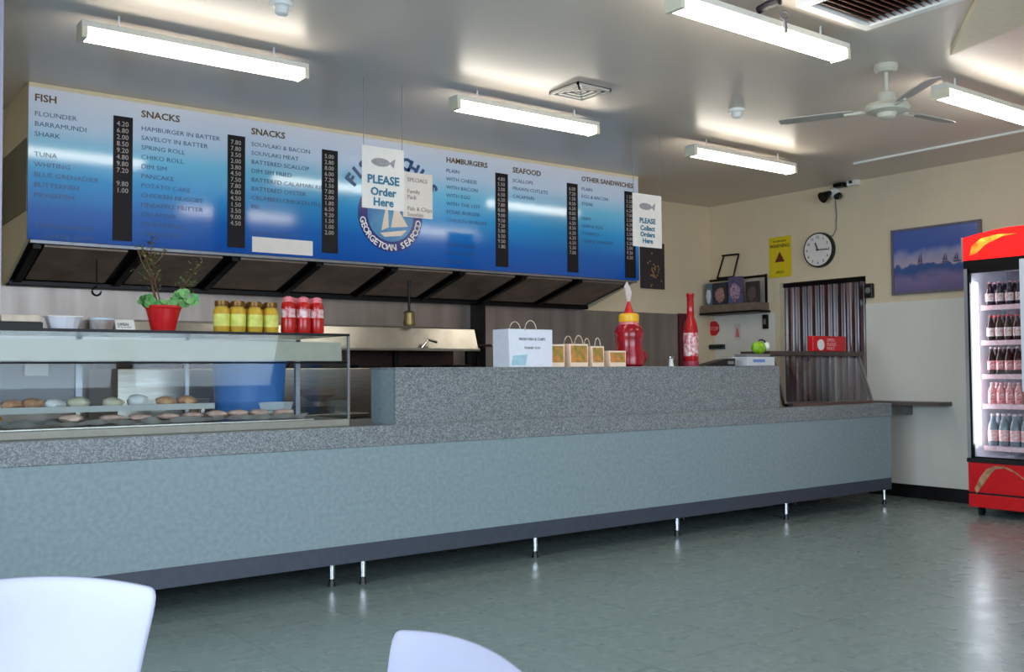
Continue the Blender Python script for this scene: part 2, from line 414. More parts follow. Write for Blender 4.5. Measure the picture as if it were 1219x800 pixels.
obj('light_valance', bm, mat('satin_valance', (168, 165, 150), .5, .2, noise=.05), case)
obj('front_pane', box(NB(), KX0, KX1, KY0, KY0+.006, .972, KZ1-.014), M_glass, case)
obj('end_pane', box(NB(), KX1-.006, KX1, KY0+.006, KY1, .972, KZ1-.014), M_glass, case)
bm = NB(); box(bm, KX1-.012, KX1+.001, KY0-.002, KY0+.012, .972, KZ1-.012)
obj('corner_bead', bm, M_grey, case)
for X, wd in ((1.385, .035), (2.005, .022), (2.72, .03)):
    obj('post', box(NB(), X, X+wd, KY1-.03, KY1, .972, KZ1-.014), mat('case_post', (150, 155, 165), .35, .3, noise=.03), case)
obj('rear_rail', box(NB(), KX0, KX1, KY1-.03, KY1, 1.42, KZ1-.014), M_steel, case)
sh = obj('inner_shelf', box(NB(), KX0+.02, 2.0, KY0+.18, KY1-.06, 1.052, 1.062), M_steelh, case)
bm = NB(); box(bm, KX0+.02, 2.0, KY0+.165, KY0+.18, 1.05, 1.082); obj('shelf_lip', bm, mat('pale_lip', (165, 168, 165), .4, noise=.03), sh)
for X in (-.3, .6, 1.3, 1.97):
    frm = obj('shelf_support', box(NB(), X, X+.02, KY0+.3, KY0+.32, .972, 1.052), M_steel, case)
obj('price_card', box(NB(), 1.12, 1.24, KY1-.04, KY1-.035, 1.24, 1.31), M_paper, case)
obj('blind', box(NB(), KX0, 1.385, KY1-.01, KY1-.004, 1.1, 1.42), mat('grey_sliding_panel', (120, 122, 126), .4, noise=.04), case)

# food and paper in the case
def food(name, label, cat, x, y, z, s, m, group, jit=.12):
    bm = NB(); blob(bm, (x, y, z+s[2]*.9), s[0], s[1], s[2], jit)
    for v in bm.verts:
        if v.co.z < z: v.co.z = z
    return tag(obj(name, bm, m, smooth=True), label, cat, group)
M_past = mat('baked_pastry', (196, 132, 84), .6, nscale=30, rgb2=(220, 170, 120))
M_pink = mat('pale_fish_flesh', (240, 210, 194), .45, nscale=25, rgb2=(226, 184, 168))
M_wrap = mat('white_wrapping', (240, 238, 236), .5, noise=.03)
shelf_items = [(0.88, 'wrap'), (1.0, 'past'), (1.1, 'past'), (1.2, 'wrap'), (1.32, 'cream'), (1.5, 'cream'), (1.63, 'wrap'), (1.78, 'past'), (1.9, 'past')]
M_creamf = mat('creamy_bun', (216, 208, 176), .6, noise=.1)
mm = dict(wrap=M_wrap, past=M_past, cream=M_creamf)
LN = dict(wrap=('wrapped_roll', 'white paper-wrapped roll', 'food'), past=('meat_pastry', 'brown baked pastry', 'food'), cream=('bread_bun', 'pale cream bread bun', 'food'))
wh = {0.88: 'leftmost', 1.0: 'left of the pair before the price card', 1.1: 'right of the pair before the price card', 1.2: 'just right of the price card', 1.32: 'left of the wide case post',
      1.5: 'right of the wide case post', 1.63: 'between the two case posts', 1.78: 'left of the pair at its end', 1.9: 'at its right end'}
for x, k in shelf_items:
    nm, lb, ct = LN[k]
    food(nm, '%s on the inner case shelf, %s' % (lb, wh[x]), ct, x, 5.6, 1.062, (.055, .07, .03+.01*random.random()), mm[k], 'food on the inner shelf')
bm = NB()
for i in range(24):
    pass
tr = thing('food_tray', 'long white crumpled-paper-lined tray at the bottom of the display case', 'tray', (1.7, 5.42, .972))
obj('tray_base', box(NB(), .2, 2.55, 5.31, 5.60, .972, .978), M_steelh, tr)
bm = NB(); nx, ny = 60, 4; g = [[bm.verts.new((.22+2.3*i/nx, 5.32+.26*j/ny, .979+.014*random.random()+(.016+.014*random.random() if j in (0, ny) else 0))) for j in range(ny+1)] for i in range(nx+1)]
for i in range(nx):
    for j in range(ny): bm.faces.new((g[i][j], g[i+1][j], g[i+1][j+1], g[i][j+1]))
bmesh.ops.solidify(bm, geom=bm.faces[:], thickness=.002)
obj('paper_liner', bm, M_wrap, tr)
place = ['below the wide case post', 'right of the wide case post', 'left of the narrow case post', 'under the narrow case post', 'just right of the narrow case post', 'in front of the blue tub, left side', 'in front of the blue tub, middle', 'in front of the blue tub, right side', 'last before the right end of the case']
for i, x in enumerate((1.25, 1.45, 1.6, 1.75, 1.88, 2.02, 2.14, 2.27, 2.42)):
    food('fish_fillet', 'pale pink fish fillet on the lined tray, ' + place[i], 'food', x, 5.45, 1.0, (.062, .08, .016+.006*random.random()), M_pink, 'fish fillets on the bottom tray', .1)
food('sauce_sachet', 'bright yellow packet at the left edge of the case floor', 'packet', .93, 5.70, .973, (.05, .05, .04), M_yellow, None)
# plastic containers at right in the case
M_tub = mat('clear_white_tub', (205, 214, 222), .3, noise=.04)
for i, (x, y, z, lb) in enumerate(((2.52, 5.78, .972, 'lower white plastic tray of the stack at the right end of the case'), (2.52, 5.78, 1.02, 'upper white plastic tray of the stack at the right end of the case'))):
    bm = NB(); lathe(bm, [(.001, 0), (.10, 0), (.115, .045), (.108, .045), (.095, .006), (.001, .006)], (x, y, z), 4)
    tag(obj('plastic_tray', bm, M_tub), lb, 'tray')

# things on top of case
def box_thing(name, label, cat, x0, x1, y0, y1, z0, z1, m, group=None, bev=.004):
    return tag(obj(name, box(NB(), x0, x1, y0, y1, z0, z1, bev), m), label, cat, group)
zt = KZ1+.001
pk = thing('napkin_holder', 'dark holder of white napkins at the left end of the case top', 'napkin holder', (.98, 5.45, zt))
obj('holder', box(NB(), .90, 1.10, 5.38, 5.52, zt, zt+.035, .004), M_filterf, pk)
obj('napkins', box(NB(), .91, 1.09, 5.39, 5.51, zt+.035, zt+.07, .006), mat('napkin_stack', (225, 205, 185), .7, noise=.1), pk)
obj('side_flap', box(NB(), .885, .90, 5.38, 5.52, zt, zt+.085, .003), M_paper, pk)
ct = thing('takeaway_carton', 'white takeaway carton beside the napkin holder on the case', 'box', (1.2, 5.45, zt))
bm = NB(); lathe(bm, [(.07, 0), (.088, .066)], (1.21, 5.46, zt), 12, 1.0, .8); obj('carton_body', bm, mat('white_card', (226, 224, 232), .5, noise=.03), ct)
obj('lid', box(NB(), 1.125, 1.295, 5.40, 5.52, zt+.066, zt+.072), M_paper, ct)
cb = thing('clear_container', 'clear lidded container with brown filling on the case top', 'container', (1.40, 5.45, zt))
bm = NB(); lathe(bm, [(.05, 0), (.062, .055), (.064, .06), (.02, .066)], (1.40, 5.45, zt), 20); obj('container', bm, mat('brown_filled_tub', (150, 128, 118), .25, nscale=12, rgb2=(190, 185, 185)), cb, smooth=True)
bm = NB(); lathe(bm, [(.066, .056), (.066, .064), (.05, .070)], (1.40, 5.45, zt), 20); obj('lid', bm, M_tub, cb, smooth=True)
bm = NB(); prism(bm, [(1.465, 5.42, zt), (1.465, 5.50, zt), (1.465, 5.465, zt+.062), (1.465, 5.455, zt+.062)], (.10, 0, 0))
tc_ = thing('tent_card', 'small white folded tent card standing left of the red plant pot', 'card', (1.5, 5.45, zt))
obj('card', bm, M_paper, tc_); 
bm = text_bm(['OPEN', '7 DAYS'], .022, .9); moved(bm, (1.474, 5.43, zt+.045)); obj('lettering', bm, M_ink, tc_)

pl = thing('potted_plant', 'red plastic pot with a sparse leggy plant on the case top', 'plant', (1.72, 5.45, zt))
bm = NB(); lathe(bm, [(.062, 0), (.085, .10), (.092, .125), (.094, .14), (.086, .14), (.082, .11), (.001, .11)], (1.72, 5.45, zt), 28); obj('pot', bm, M_red, pl, smooth=True)
bm = NB(); lathe(bm, [(.092, .122), (.097, .13), (.095, .142)], (1.72, 5.45, zt), 28); obj('rim', bm, M_red, pl, smooth=True)
def twig(bm, p, d, L, r, depth, leaves):
    pts = [Vector(p)]; d = Vector(d).normalized()
    for i in range(5):
        d = (d+Vector((random.uniform(-.25, .25), random.uniform(-.25, .25), random.uniform(-.05, .2)))).normalized()
        pts.append(pts[-1]+d*L/5)
    tube(bm, pts, r, 6)
    if depth:
        for k in (2, 3, 4, 5):
            twig(bm, pts[k], d+Vector((random.uniform(-1, 1), random.uniform(-.6, .6), random.uniform(-.2, .6))), L*.42, r*.55, depth-1, leaves)
    else:
        for q in pts[2:]: leaves.append(q)
leaves = []; bs = NB()
b0 = (1.70, 5.45, zt+.11)
twig(bs, b0, (-.25, 0, 1), .30, .006, 1, leaves)
twig(bs, (1.72, 5.45, zt+.11), (-.45, .1, .9), .26, .004, 1, leaves)
twig(bs, (1.745, 5.45, zt+.11), (.55, 0, .7), .27, .0045, 1, leaves)
twig(bs, (1.69, 5.45, zt+.11), (-.3, .1, 1.2), .36, .003, 0, leaves)
obj('stems', bs, mat('woody_stem', (112, 84, 60), .7, noise=.2), pl)
bl = NB()
for q in leaves:
    for k in range(6):
        t = bmesh.new(); L = random.uniform(.018, .036)
        vs = [t.verts.new(v) for v in ((0, 0, 0), (L*.4, L*.28, .002), (L, 0, 0), (L*.4, -L*.28, .002))]; t.faces.new(vs)
        bmesh.ops.solidify(t, geom=t.faces[:], thickness=.0012)
        join(bl, t, Matrix.Translation(q+Vector((random.uniform(-.025,.025), random.uniform(-.02,.02), random.uniform(-.02,.03)))) @ Matrix.Rotation(random.uniform(0, 6.28), 4, 'Z') @ Matrix.Rotation(random.uniform(-1, .6), 4, 'Y'))
obj('small_leaves', bl, mat('dull_leaf', (150, 138, 76), .6, nscale=15, rgb2=(104, 124, 90)), pl)
bl = NB()
for cx, cy, cz, R_, n in ((1.835, 5.42, .185, .055, 26), (1.63, 5.44, .165, .035, 14), (1.71, 5.40, .15, .045, 14), (1.76, 5.42, .15, .04, 10)):
    for i in range(n):
        a = random.uniform(0, 6.28); rr = R_*random.random()**.5
        t = bmesh.new(); bmesh.ops.create_circle(t, cap_ends=True, segments=9, radius=random.uniform(.016, .026))
        bmesh.ops.solidify(t, geom=t.faces[:], thickness=.0012)
        join(bl, t, Matrix.Translation((cx+rr*math.cos(a), cy+random.uniform(-.03, .03), zt+cz+rr*math.sin(a)*.8)) @ Matrix.Rotation(random.uniform(.5, 1.7), 4, 'X') @ Matrix.Rotation(random.uniform(-.6, .6), 4, 'Y'))
obj('round_leaves', bl, mat('fresh_leaf', (88, 160, 84), .5, nscale=18, rgb2=(130, 180, 110)), pl)

# jars of yellow relish and red sauce bottles
def jar():
    t = thing('relish_jar', 'x', 'jar', (0, 0, 0))
    bm = NB(); lathe(bm, [(.036, 0), (.041, .008), (.041, .105), (.030, .125), (.030, .13)], seg=20); obj('jar_body', bm, mat('mustard_relish', (214, 170, 40), .3, nscale=30, rgb2=(190, 150, 60)), t, smooth=True, local=True)
    bm = NB(); lathe(bm, [(.0418, .03), (.0418, .09)], seg=20); obj('jar_label', bm, mat('yellow_green_label', (238, 232, 120), .5, nscale=22, rgb2=(205, 205, 90)), t, smooth=True, local=True)
    bm = NB(); lathe(bm, [(.034, .128), (.035, .132), (.035, .152), (.032, .155)], seg=20); obj('lid', bm, mat('dark_gold_lid', (120, 84, 30), .35, .5, noise=.1), t, smooth=True, local=True)
    return t
def rbot():
    t = thing('sauce_bottle', 'x', 'bottle', (0, 0, 0))
    bm = NB(); lathe(bm, [(.036, 0), (.040, .01), (.040, .075), (.034, .10), (.038, .125), (.034, .150), (.018, .165)], seg=20); obj('bottle_body', bm, mat('tomato_sauce', (190, 26, 20), .25, noise=.15), t, smooth=True, local=True)
    bm = NB(); lathe(bm, [(.0395, .078), (.0365, .09), (.0365, .10), (.0395, .12)], seg=20); obj('label_band', bm, mat('white_red_label', (240, 220, 220), .4, nscale=40, rgb2=(205, 60, 60)), t, smooth=True, local=True)
    bm = NB(); lathe(bm, [(.030, .148), (.028, .175), (.010, .182)], seg=20); obj('cap', bm, mat('pink_cap', (228, 120, 130), .35, noise=.05), t, smooth=True, local=True)
    return t
j0 = jar(); j0.scale = (1.08, 1.08, 1.14)
jl = ['leftmost of the front row', 'second from left in the front row', 'third from left in the front row', 'fourth from left, next to the red bottles', 'back row behind the leftmost jars', 'back row middle', 'back row beside the red bottles']
for i, (x, y) in enumerate(((2.02, 5.38), (2.11, 5.37), (2.21, 5.37), (2.31, 5.38), (2.08, 5.50), (2.20, 5.50), (2.32, 5.50))):
    l = 'yellow relish jar on the display case top, ' + jl[i]
    if i == 0: j0.location = (x, y, zt); j0['label'] = l; j0['group'] = 'relish jars on the case'
    else: dup(j0, (x, y, zt), random.uniform(0, 6), l, 'relish jars on the case')
r0 = rbot(); r0.scale = (1.08, 1.08, 1.2)
rl = ['left of the front row', 'middle of the front row', 'right of the front row', 'back row left', 'back row right']
for i, (x, y) in enumerate(((2.42, 5.38), (2.51, 5.37), (2.60, 5.38), (2.51, 5.50), (2.63, 5.50))):
    l = 'red sauce bottle with white band on the case top, ' + rl[i]
    if i == 0: r0.location = (x, y, zt); r0['label'] = l; r0['group'] = 'red sauce bottles on the case'
    else: dup(r0, (x, y, zt), random.uniform(0, 6), l, 'red sauce bottles on the case')
# slim post rising from the case top to the ceiling at the left edge
ps = thing('ceiling_post', 'slim pale post from the case top to the ceiling at the left edge', 'post', (.90, 5.45, zt))
obj('shaft', box(NB(), .84, .914, 5.42, 5.49, zt+.01, ZC, .004), mat('lilac_white_post', (196, 190, 214), .4, noise=.02), ps)
obj('base_flange', box(NB(), .85, .945, 5.41, 5.53, zt, zt+.012, .002), M_grey, ps) if False else obj('base_flange', box(NB(), .83, .88, 5.41, 5.50, zt, zt+.012), M_grey, ps)

# ------------------------------------------------------------------ range hood + menu board
HX0, HX1, HY0 = 1.33, 6.85, 7.02
hood = thing('range_hood', 'long commercial range hood with dark filters behind the menu board', 'range hood', (4, 7.4, 1.9))
prof = [(HY0, ZC-.001), (YB-.001, ZC-.001), (YB-.001, 1.90), (YB-.1, 1.90), (HY0, 2.13)]
for x in (HX0, HX1-.02):
    obj('end_panel', prism(NB(), [(x, y, z) for y, z in prof], (.02, 0, 0)), M_cream, hood, label='cream end panel')
obj('side_patch', box(NB(), HX0-.006, HX0, HY0+.02, YB-.02, 2.32, 2.80), mat('olive_brown_patch', (112, 96, 74), .5, nscale=4, rgb2=(88, 92, 66)), hood, label='brown patch on the left end')
obj('canopy', prism(NB(), [(HX0+.02, HY0, 2.13), (HX0+.02, HY0, 2.18), (HX0+.02, YB-.06, 1.97), (HX0+.02, YB-.06, 1.92)], (HX1-HX0-.04, 0, 0)), M_filterf, hood)
obj('gutter', box(NB(), HX0+.02, HX1-.02, YB-.12, YB-.03, 1.885, 1.925, .006), M_filterf, hood)
obj('front_lip', box(NB(), HX0+.02, HX1-.02, HY0-.02, HY0+.03, 2.108, 2.128), mat('steel_lip', (120, 124, 132), .35, .6, noise=.1), hood)
nf = 8; fw = (HX1-HX0-.1)/nf
for i in range(nf):
    x0 = HX0+.05+i*fw
    f = obj('filter', prism(NB(), [(x0+.07, HY0+.06, 2.095), (x0+.07, YB-.17, 1.925), (x0+.07, YB-.17, 1.94), (x0+.07, HY0+.06, 2.11)], (fw-.14, 0, 0)), M_filter, hood)
    bm = NB()
    obj('filter_frame', prism(bm, [(x0, HY0+.05, 2.08), (x0, YB-.15, 1.905), (x0, YB-.15, 1.94), (x0, HY0+.05, 2.12)], (.05, 0, 0)), M_filterf, hood)

mbd = thing('menu_board', 'long blue gradient fish and chips menu board above the range hood', 'menu board', (HX0, 7.0, 2.13))
YM = 6.995
obj('panel', box(NB(), HX0, HX1, YM, YM+.02, 2.13, 3.135), 'board', mbd)
obj('top_trim', box(NB(), HX0, HX1, YM-.004, YM+.02, 3.135, ZC-.001), M_cream, mbd, label='cream top strip')
obj('blank_sticker', box(NB(), 2.857, 3.346, YM-.004, YM-.0005, 2.148, 2.262), M_paper, mbd, label='blank cream sticker')
def onboard(x, y, Y=YM):
    d = Vector(((x-IW/2)/FPX, -(y-IH/2)/FPX, 1)); v = _r2*d.x+_u2*d.y+_f; t = Y/v.y
    return v.x*t, CH+v.z*t
random.seed(3)
for x0, x1, zt_, zb_ in ((1.862, 1.99, 3.02, 2.16), (2.668, 2.80, 3.00, 2.17), (3.425, 3.56, 2.99, 2.18), (5.10, 5.235, 3.0, 2.17), (5.925, 6.055, 3.0, 2.165), (6.66, 6.80, 3.0, 2.15)):
    st = obj('price_strip', box(NB(), x0, x1, YM-.006, YM, zb_, zt_), mat('black_price_strip', (24, 20, 24), .55, spec=.2, noise=.06), mbd)
    rows = ['%d.%d0' % (random.randint(1, 9), random.choice((0, 2, 5, 8))) for _ in range(14)]
    if x0 < 2: rows[8] = ''; rows = rows[:11]
    bm = text_bm(rows, .047, .98); moved(bm, (x0+.02, YM-.0068, zt_-.03)); obj('prices', bm, mat('faded_price_lettering', (176, 166, 166), .5), st)
menus = [((41, 110), 'FISH', (41, 131), ['FLOUNDER', 'BARRAMUNDI', 'SHARK', '', 'TUNA', 'WHITING', 'BLUE GRENADIER', 'BUTTERFISH', 'MONKFISH', '', '', 'CHIPS MINIMUM', '     LARGE CHIPS'], .056),
         ((168, 130), 'SNACKS', (168, 149), ['HAMBURGER IN BATTER', 'SAVELOY IN BATTER', 'SPRING ROLL', 'CHIKO ROLL', 'DIM SIM', 'PANCAKE', 'POTATO CAKE', 'CHICKEN NUGGET', 'PINEAPPLE FRITTER', 'CALAMARI', 'ONION RING', 'CORN JACK'], .056),
         ((299, 151), 'SNACKS', (299, 168), ['SOUVLAKI & BACON', 'SOUVLAKI MEAT', 'BATTERED SCALLOP', 'DIM SIM FRIED', 'BATTERED CALAMARI RING', 'BATTERED OYSTER', 'CRUMBED CHICKEN FILLET', 'PIE', '', '', 'GRAVY & SAUCE'], .056),
         ((531, 186), 'HAMBURGERS', (531, 200), ['PLAIN', 'WITH CHEESE', 'WITH BACON', 'WITH EGG', 'WITH THE LOT', 'STEAK BURGER', 'CHICKEN BURGER', '', '', 'VEGETARIAN', 'FISH BURGER', 'EXTRAS'], .056),
         ((610, 198), 'SEAFOOD', (610, 212), ['SCALLOPS', 'PRAWN CUTLETS', 'CALAMARI'], .056),
         ((692, 209), 'OTHER SANDWICHES', (692, 222), ['PLAIN', 'EGG & BACON', 'STEAK', '', 'HAM', 'HAM & EGG', 'TOMATO', 'CHEESE TOMATO'], .056)]
for (hx, hy), h_, (lx, ly), lines, sz in menus:
    X, Z = onboard(hx, hy); bm = text_bm(h_, .066 if len(h_) < 8 else .062, bold=.025, wide=1.1); moved(bm, (X, YM-.0012, Z)); obj('heading', bm, M_gold, mbd)
    bm2 = bm
    X, Z = onboard(lx, ly); bm = text_bm(lines, .044, 1.52 if lx < 500 else 1.6, wide=1.16); moved(bm, (X, YM-.0012, Z)); obj('menu_lines', bm, M_text, mbd)
# round sailing logo
LX, LZ, LR = 4.04, 2.525, .30
def ring(bm, cx, cz, r0, r1, y0, y1, seg=48):
    for a in range(seg):
        t0, t1 = 2*PI*a/seg, 2*PI*(a+1)/seg
        P = lambda r, t, y: (cx+r*math.cos(t), y, cz+r*math.sin(t))
        v = [bm.verts.new(P(r, t, y)) for y in (y0, y1) for r, t in ((r0, t0), (r1, t0), (r1, t1), (r0, t1))]
        bm.faces.new(v[0:4]); bm.faces.new(v[4:8][::-1]); bm.faces.new((v[1], v[5], v[6], v[2])); bm.faces.new((v[0], v[3], v[7], v[4]))
    return bm
logo = obj('round_logo', ring(NB(), LX, LZ, .215, LR, YM-.003, YM-.0005), mat('navy_logo_ring', (28, 40, 120), .2, noise=.03), mbd)
obj('logo_sea', frustum(NB(), (LX, YM-.0025, LZ), (LX, YM-.0005, LZ), .215, seg=40), mat('logo_sea_blue', (50, 110, 170), .2, nscale=5, rgb2=(80, 150, 190)), logo)
bm = NB(); prism(bm, [(LX+.0, YM-.004, LZ-.10), (LX+.16, YM-.004, LZ-.08), (LX+.04, YM-.004, LZ+.10)], (0, .001, 0)); prism(bm, [(LX-.02, YM-.004, LZ-.1), (LX-.09, YM-.004, LZ-.13), (LX-.03, YM-.004, LZ+.14)], (0, .001, 0))
prism(bm, [(LX-.10, YM-.004, LZ-.15), (LX+.15, YM-.004, LZ-.11), (LX+.1, YM-.004, LZ-.16), (LX-.06, YM-.004, LZ-.18)], (0, .001, 0))
obj('logo_boat', bm, mat('sail_cream', (226, 208, 190), .4, noise=.03), logo)
def arc_text(s, cx, cz, r, a0, a1, size, inside=False):
    out = NB()
    for i, ch in enumerate(s):
        if ch == ' ': continue
        a = a0+(a1-a0)*i/(len(s)-1)
        t = text_bm(ch, size, align='CENTER', bold=.045 if size > .1 else .02)
        rot = Matrix.Rotation(-(a-PI/2), 4, 'Y') if not inside else Matrix.Rotation(-(a+PI/2), 4, 'Y')
        join(out, t, Matrix.Translation((cx+r*math.cos(a), YM-.0048, cz+r*math.sin(a))) @ rot @ Matrix.Translation((0, 0, size*.35)))
    return out
obj('ring_lettering', arc_text('GEORGETOWN SEAFOOD', LX, LZ, .255, math.radians(192), math.radians(350), .074, True), M_wtext, logo)
obj('arc_heading', arc_text('FISH & CHIPS', LX+.02, LZ+.0, .47, math.radians(146), math.radians(34), .14), M_text, mbd)
# list taped on the board
pl2 = thing('price_list_sheet', 'cream paper price list taped to the board right of the order sign', 'paper sign', (4.33, YM-.01, 2.52))
obj('sheet', box(NB(), 4.15, 4.437, YM-.012, YM-.009, 2.525, 2.90), M_paper, pl2)
bm = text_bm(['SPECIALS', '', 'Family', 'Pack', '', 'Fish & Chips', 'Souvlaki'], .048, 1.0); moved(bm, (4.19, YM-.0135, 2.86)); obj('lettering', bm, mat('brown_ink', (150, 120, 110), .6), pl2)

# ------------------------------------------------------------------ hanging order signs
def hsign(label, x0, x1, z0, z1, Y, l1, l2, sz):
    t = thing('hanging_sign', label, 'sign', ((x0+x1)/2, Y, z0))
    obj('sheet', box(NB(), x0, x1, Y, Y+.004, z0, z1), M_paper, t)
    for x in (x0+.012, x1-.012):
        obj('cord', tube(NB(), [(x, Y+.002, z1-.005), (x, Y+.002, ZC)], .0018, 6), mat('clear_cord', (120, 116, 112), .5), t)
    cx = (x0+x1)/2; W = x1-x0
    bm = NB()   # small fish drawing
    fz = z1-.10; prism(bm, [(cx-.02+.07*math.cos(a), Y-.001, fz+.028*math.sin(a)) for a in [k*PI/8 for k in range(16)]], (0, .0008, 0)); prism(bm, [(cx+.045, Y-.001, fz), (cx+.09, Y-.001, fz+.035), (cx+.08, Y-.001, fz-.03)], (0, .0008, 0))
    obj('fish_drawing', bm, mat('grey_ink', (150, 146, 150), .6, noise=.2, nscale=60), t)
    bm = text_bm(l1, sz, 1.0, 'CENTER', bold=.03); moved(bm, (cx, Y-.0015, z0+(z1-z0)*.56)); bb = obj('bold_lettering', bm, M_teal, t)
    bm = text_bm(l2, sz*.95, .92, 'CENTER', bold=.03); moved(bm, (cx, Y-.0015, z0+(z1-z0)*.56-sz*1.05)); obj('lettering', bm, M_teal, t)
    return t
def at(x, y, Y): return onboard(x, y, Y)
YH = 5.65
a = at(431, 172, YH); b = at(481, 252, YH)
hsign('hanging paper sign reading Please Order Here in front of the board logo', a[0], b[0], b[1], a[1], YH, 'PLEASE', ['Order', 'Here'], .077)
a = at(753, 229, YH); b = at(788, 296, YH)
hsign('hanging paper sign reading Collect Orders Here at the board right end', a[0], b[0], b[1], a[1], YH, 'PLEASE', ['Collect', 'Orders', 'Here'], .058)

# ------------------------------------------------------------------ kitchen behind
tag(obj('steel_splashback', box(NB(), .3, 8.27, YB-.02, YB-.001, .85, 1.884), M_splash), 'brown-toned stainless steel splashback along the kitchen back wall', 'splashback')
tag(obj('maroon_panel', box(NB(), 8.28, 8.42, YB-.05, YB-.001, .85, 1.89, .005), mat('maroon', (84, 22, 32), .5, noise=.1)), 'narrow dark maroon panel in the back corner', 'panel')
rg = thing('cooking_range', 'stainless steel cooking range with raised splash shelf under the hood', 'cooker', (3.4, 7.4, 0))
obj('body', box(NB(), 1.9, 5.05, 7.0, 7.75, 0, 1.28, .006), M_steel, rg)
obj('upstand', prism(NB(), [(1.9, 7.2, 1.44), (1.9, 7.74, 1.44), (1.9, 7.74, 1.66), (1.9, 7.26, 1.62)], (3.15, 0, 0)), M_steelh, rg)
obj('shelf_edge', box(NB(), 1.9, 5.05, 7.17, 7.22, 1.425, 1.45, .004), M_steelh, rg)
for x in (2.1, 3.3, 4.25, 5.0): obj('support', box(NB(), x, x+.04, 7.3, 7.34, 1.28, 1.44), M_filterf, rg)
obj('rear_panel', box(NB(), 1.9, 5.05, 7.6, 7.63, 1.28, 1.44), mat('dark_brown_steel', (70, 52, 48), .4, .6, noise=.15), rg)
for x in (3.2, 3.5, 3.8, 4.4, 4.7): obj('burner_grate', box(NB(), x, x+.2, 7.1, 7.4, 1.28, 1.305, .004), M_filterf, rg)
obj('tap_lever', tube(NB(), [(4.45, 7.18, 1.45), (4.5, 7.16, 1.52), (4.58, 7.15, 1.50)], .012), M_chrome, rg)
sb = thing('kitchen_bench', 'stainless steel kitchen bench right of the cooking range', 'bench', (6.3, 7.5, 0))
obj('benchtop', box(NB(), 5.12, 8.3, 7.1, 7.8, 1.22, 1.25, .004), M_steelh, sb)
obj('cupboard', box(NB(), 5.15, 8.27, 7.15, 7.8, 0, 1.22), M_filterf, sb)
obj('wire_shelf', box(NB(), 5.2, 6.2, 7.2, 7.58, 1.475, 1.49, .003), M_steelh, sb)
for x in (5.25, 6.1): obj('shelf_post', box(NB(), x, x+.025, 7.5, 7.525, 1.25, 1.475), M_filterf, sb)
tag(obj('kitchen_divider', box(NB(), 5.40, 5.43, 7.62, YB-.02, 1.25, 1.90), M_filterf), 'thin dark vertical strip on the splashback behind the white bag', 'trim strip')
hk = thing('hanging_hook', 'dark pull cord and hook hanging from the hood above the white carton', 'hook', (1.99, 7.1, 1.88))
hx, hz = at(115, 345, 7.2)
obj('cord', tube(NB(), [(hx, 7.2, hz+.02), (hx, 7.2, 2.045)], .006, 6), M_filterf, hk)
obj('hook', tube(NB(), [(hx+.03*math.cos(a), 7.2, hz-.01+.03*math.sin(a)) for a in [PI/2+k*PI/6 for k in range(0, 10)]], .008, 6), M_filterf, hk)
lx_, lz_ = at(487, 388, 7.25)
lm = thing('hanging_lamp', 'small brass-coloured heat lamp hanging below the hood', 'lamp', (lx_, 7.25, lz_))
bm = NB(); lathe(bm, [(.05, 0), (.055, .02), (.045, .09), (.05, .115), (.02, .13)], (lx_, 7.25, lz_), 18); obj('shade', bm, mat('aged_brass', (150, 128, 84), .35, .7, noise=.2), lm, smooth=True)
obj('stem', tube(NB(), [(lx_, 7.25, lz_+.125), (lx_, 7.25, 2.03)], .012), M_filterf, lm)
# prep bench with blue tub seen through the case
pb = thing('prep_table', 'stainless prep table standing behind the glass display case', 'table', (2.0, 6.45, 0))
obj('tabletop', box(NB(), .2, 3.4, 6.2, 6.75, .93, .96, .004), M_steelh, pb)
for x in (.25, 3.32):
    for y in (6.24, 6.68): obj('leg', box(NB(), x, x+.04, y, y+.04, 0, .93), M_steel, pb)
obj('undershelf', box(NB(), .25, 3.36, 6.24, 6.72, .3, .33), M_steel, pb)
a = at(264, 440, 6.3); b = at(350, 488, 6.3)
bt = thing('blue_tub', 'tall bright blue plastic tub behind the glass case', 'tub', ((a[0]+b[0])/2, 6.42, .961))
cx = (a[0]+b[0])/2; rr = (b[0]-a[0])/2
bm = NB(); lathe(bm, [(rr*.93, 0), (rr, .36), (rr*.96, .36), (rr*.90, .01)], (cx, 6.3+rr*.6, .961), 28, 1, .6); obj('tub_body', bm, M_blue, bt, smooth=True)
bm = NB(); lathe(bm, [(rr, .35), (rr*1.04, .355), (rr*1.04, .375), (rr, .38)], (cx, 6.3+rr*.6, .961), 28, 1, .6); obj('rim', bm, M_blue, bt, smooth=True)
sa = at(246, 480, 6.3)
bw = thing('steel_bowl', 'steel mixing bowl left of the blue tub behind the case', 'bowl', (sa[0], 6.4, .961))
bm = NB(); lathe(bm, [(.05, 0), (.09, .06), (.10, .12), (.095, .12), (.08, .06), (.04, .01)], (sa[0]-.05, 6.4, .961), 24); obj('bowl', bm, M_steelh, bw, smooth=True)
sa = at(395, 470, 6.2)
dk = thing('dark_scale', 'dark round scale bowl on the prep table near the case end', 'scale', (sa[0], 6.4, .961))
bm = NB(); lathe(bm, [(.05, 0), (.05, .08), (.13, .13), (.14, .17), (.12, .165), (.04, .12)], (sa[0], 6.42, .961), 24); obj('bowl', bm, M_filter, dk, smooth=True)
obj('scale_base', box(NB(), sa[0]-.09, sa[0]+.09, 6.33, 6.51, .961, 1.01, .004), M_black, dk)

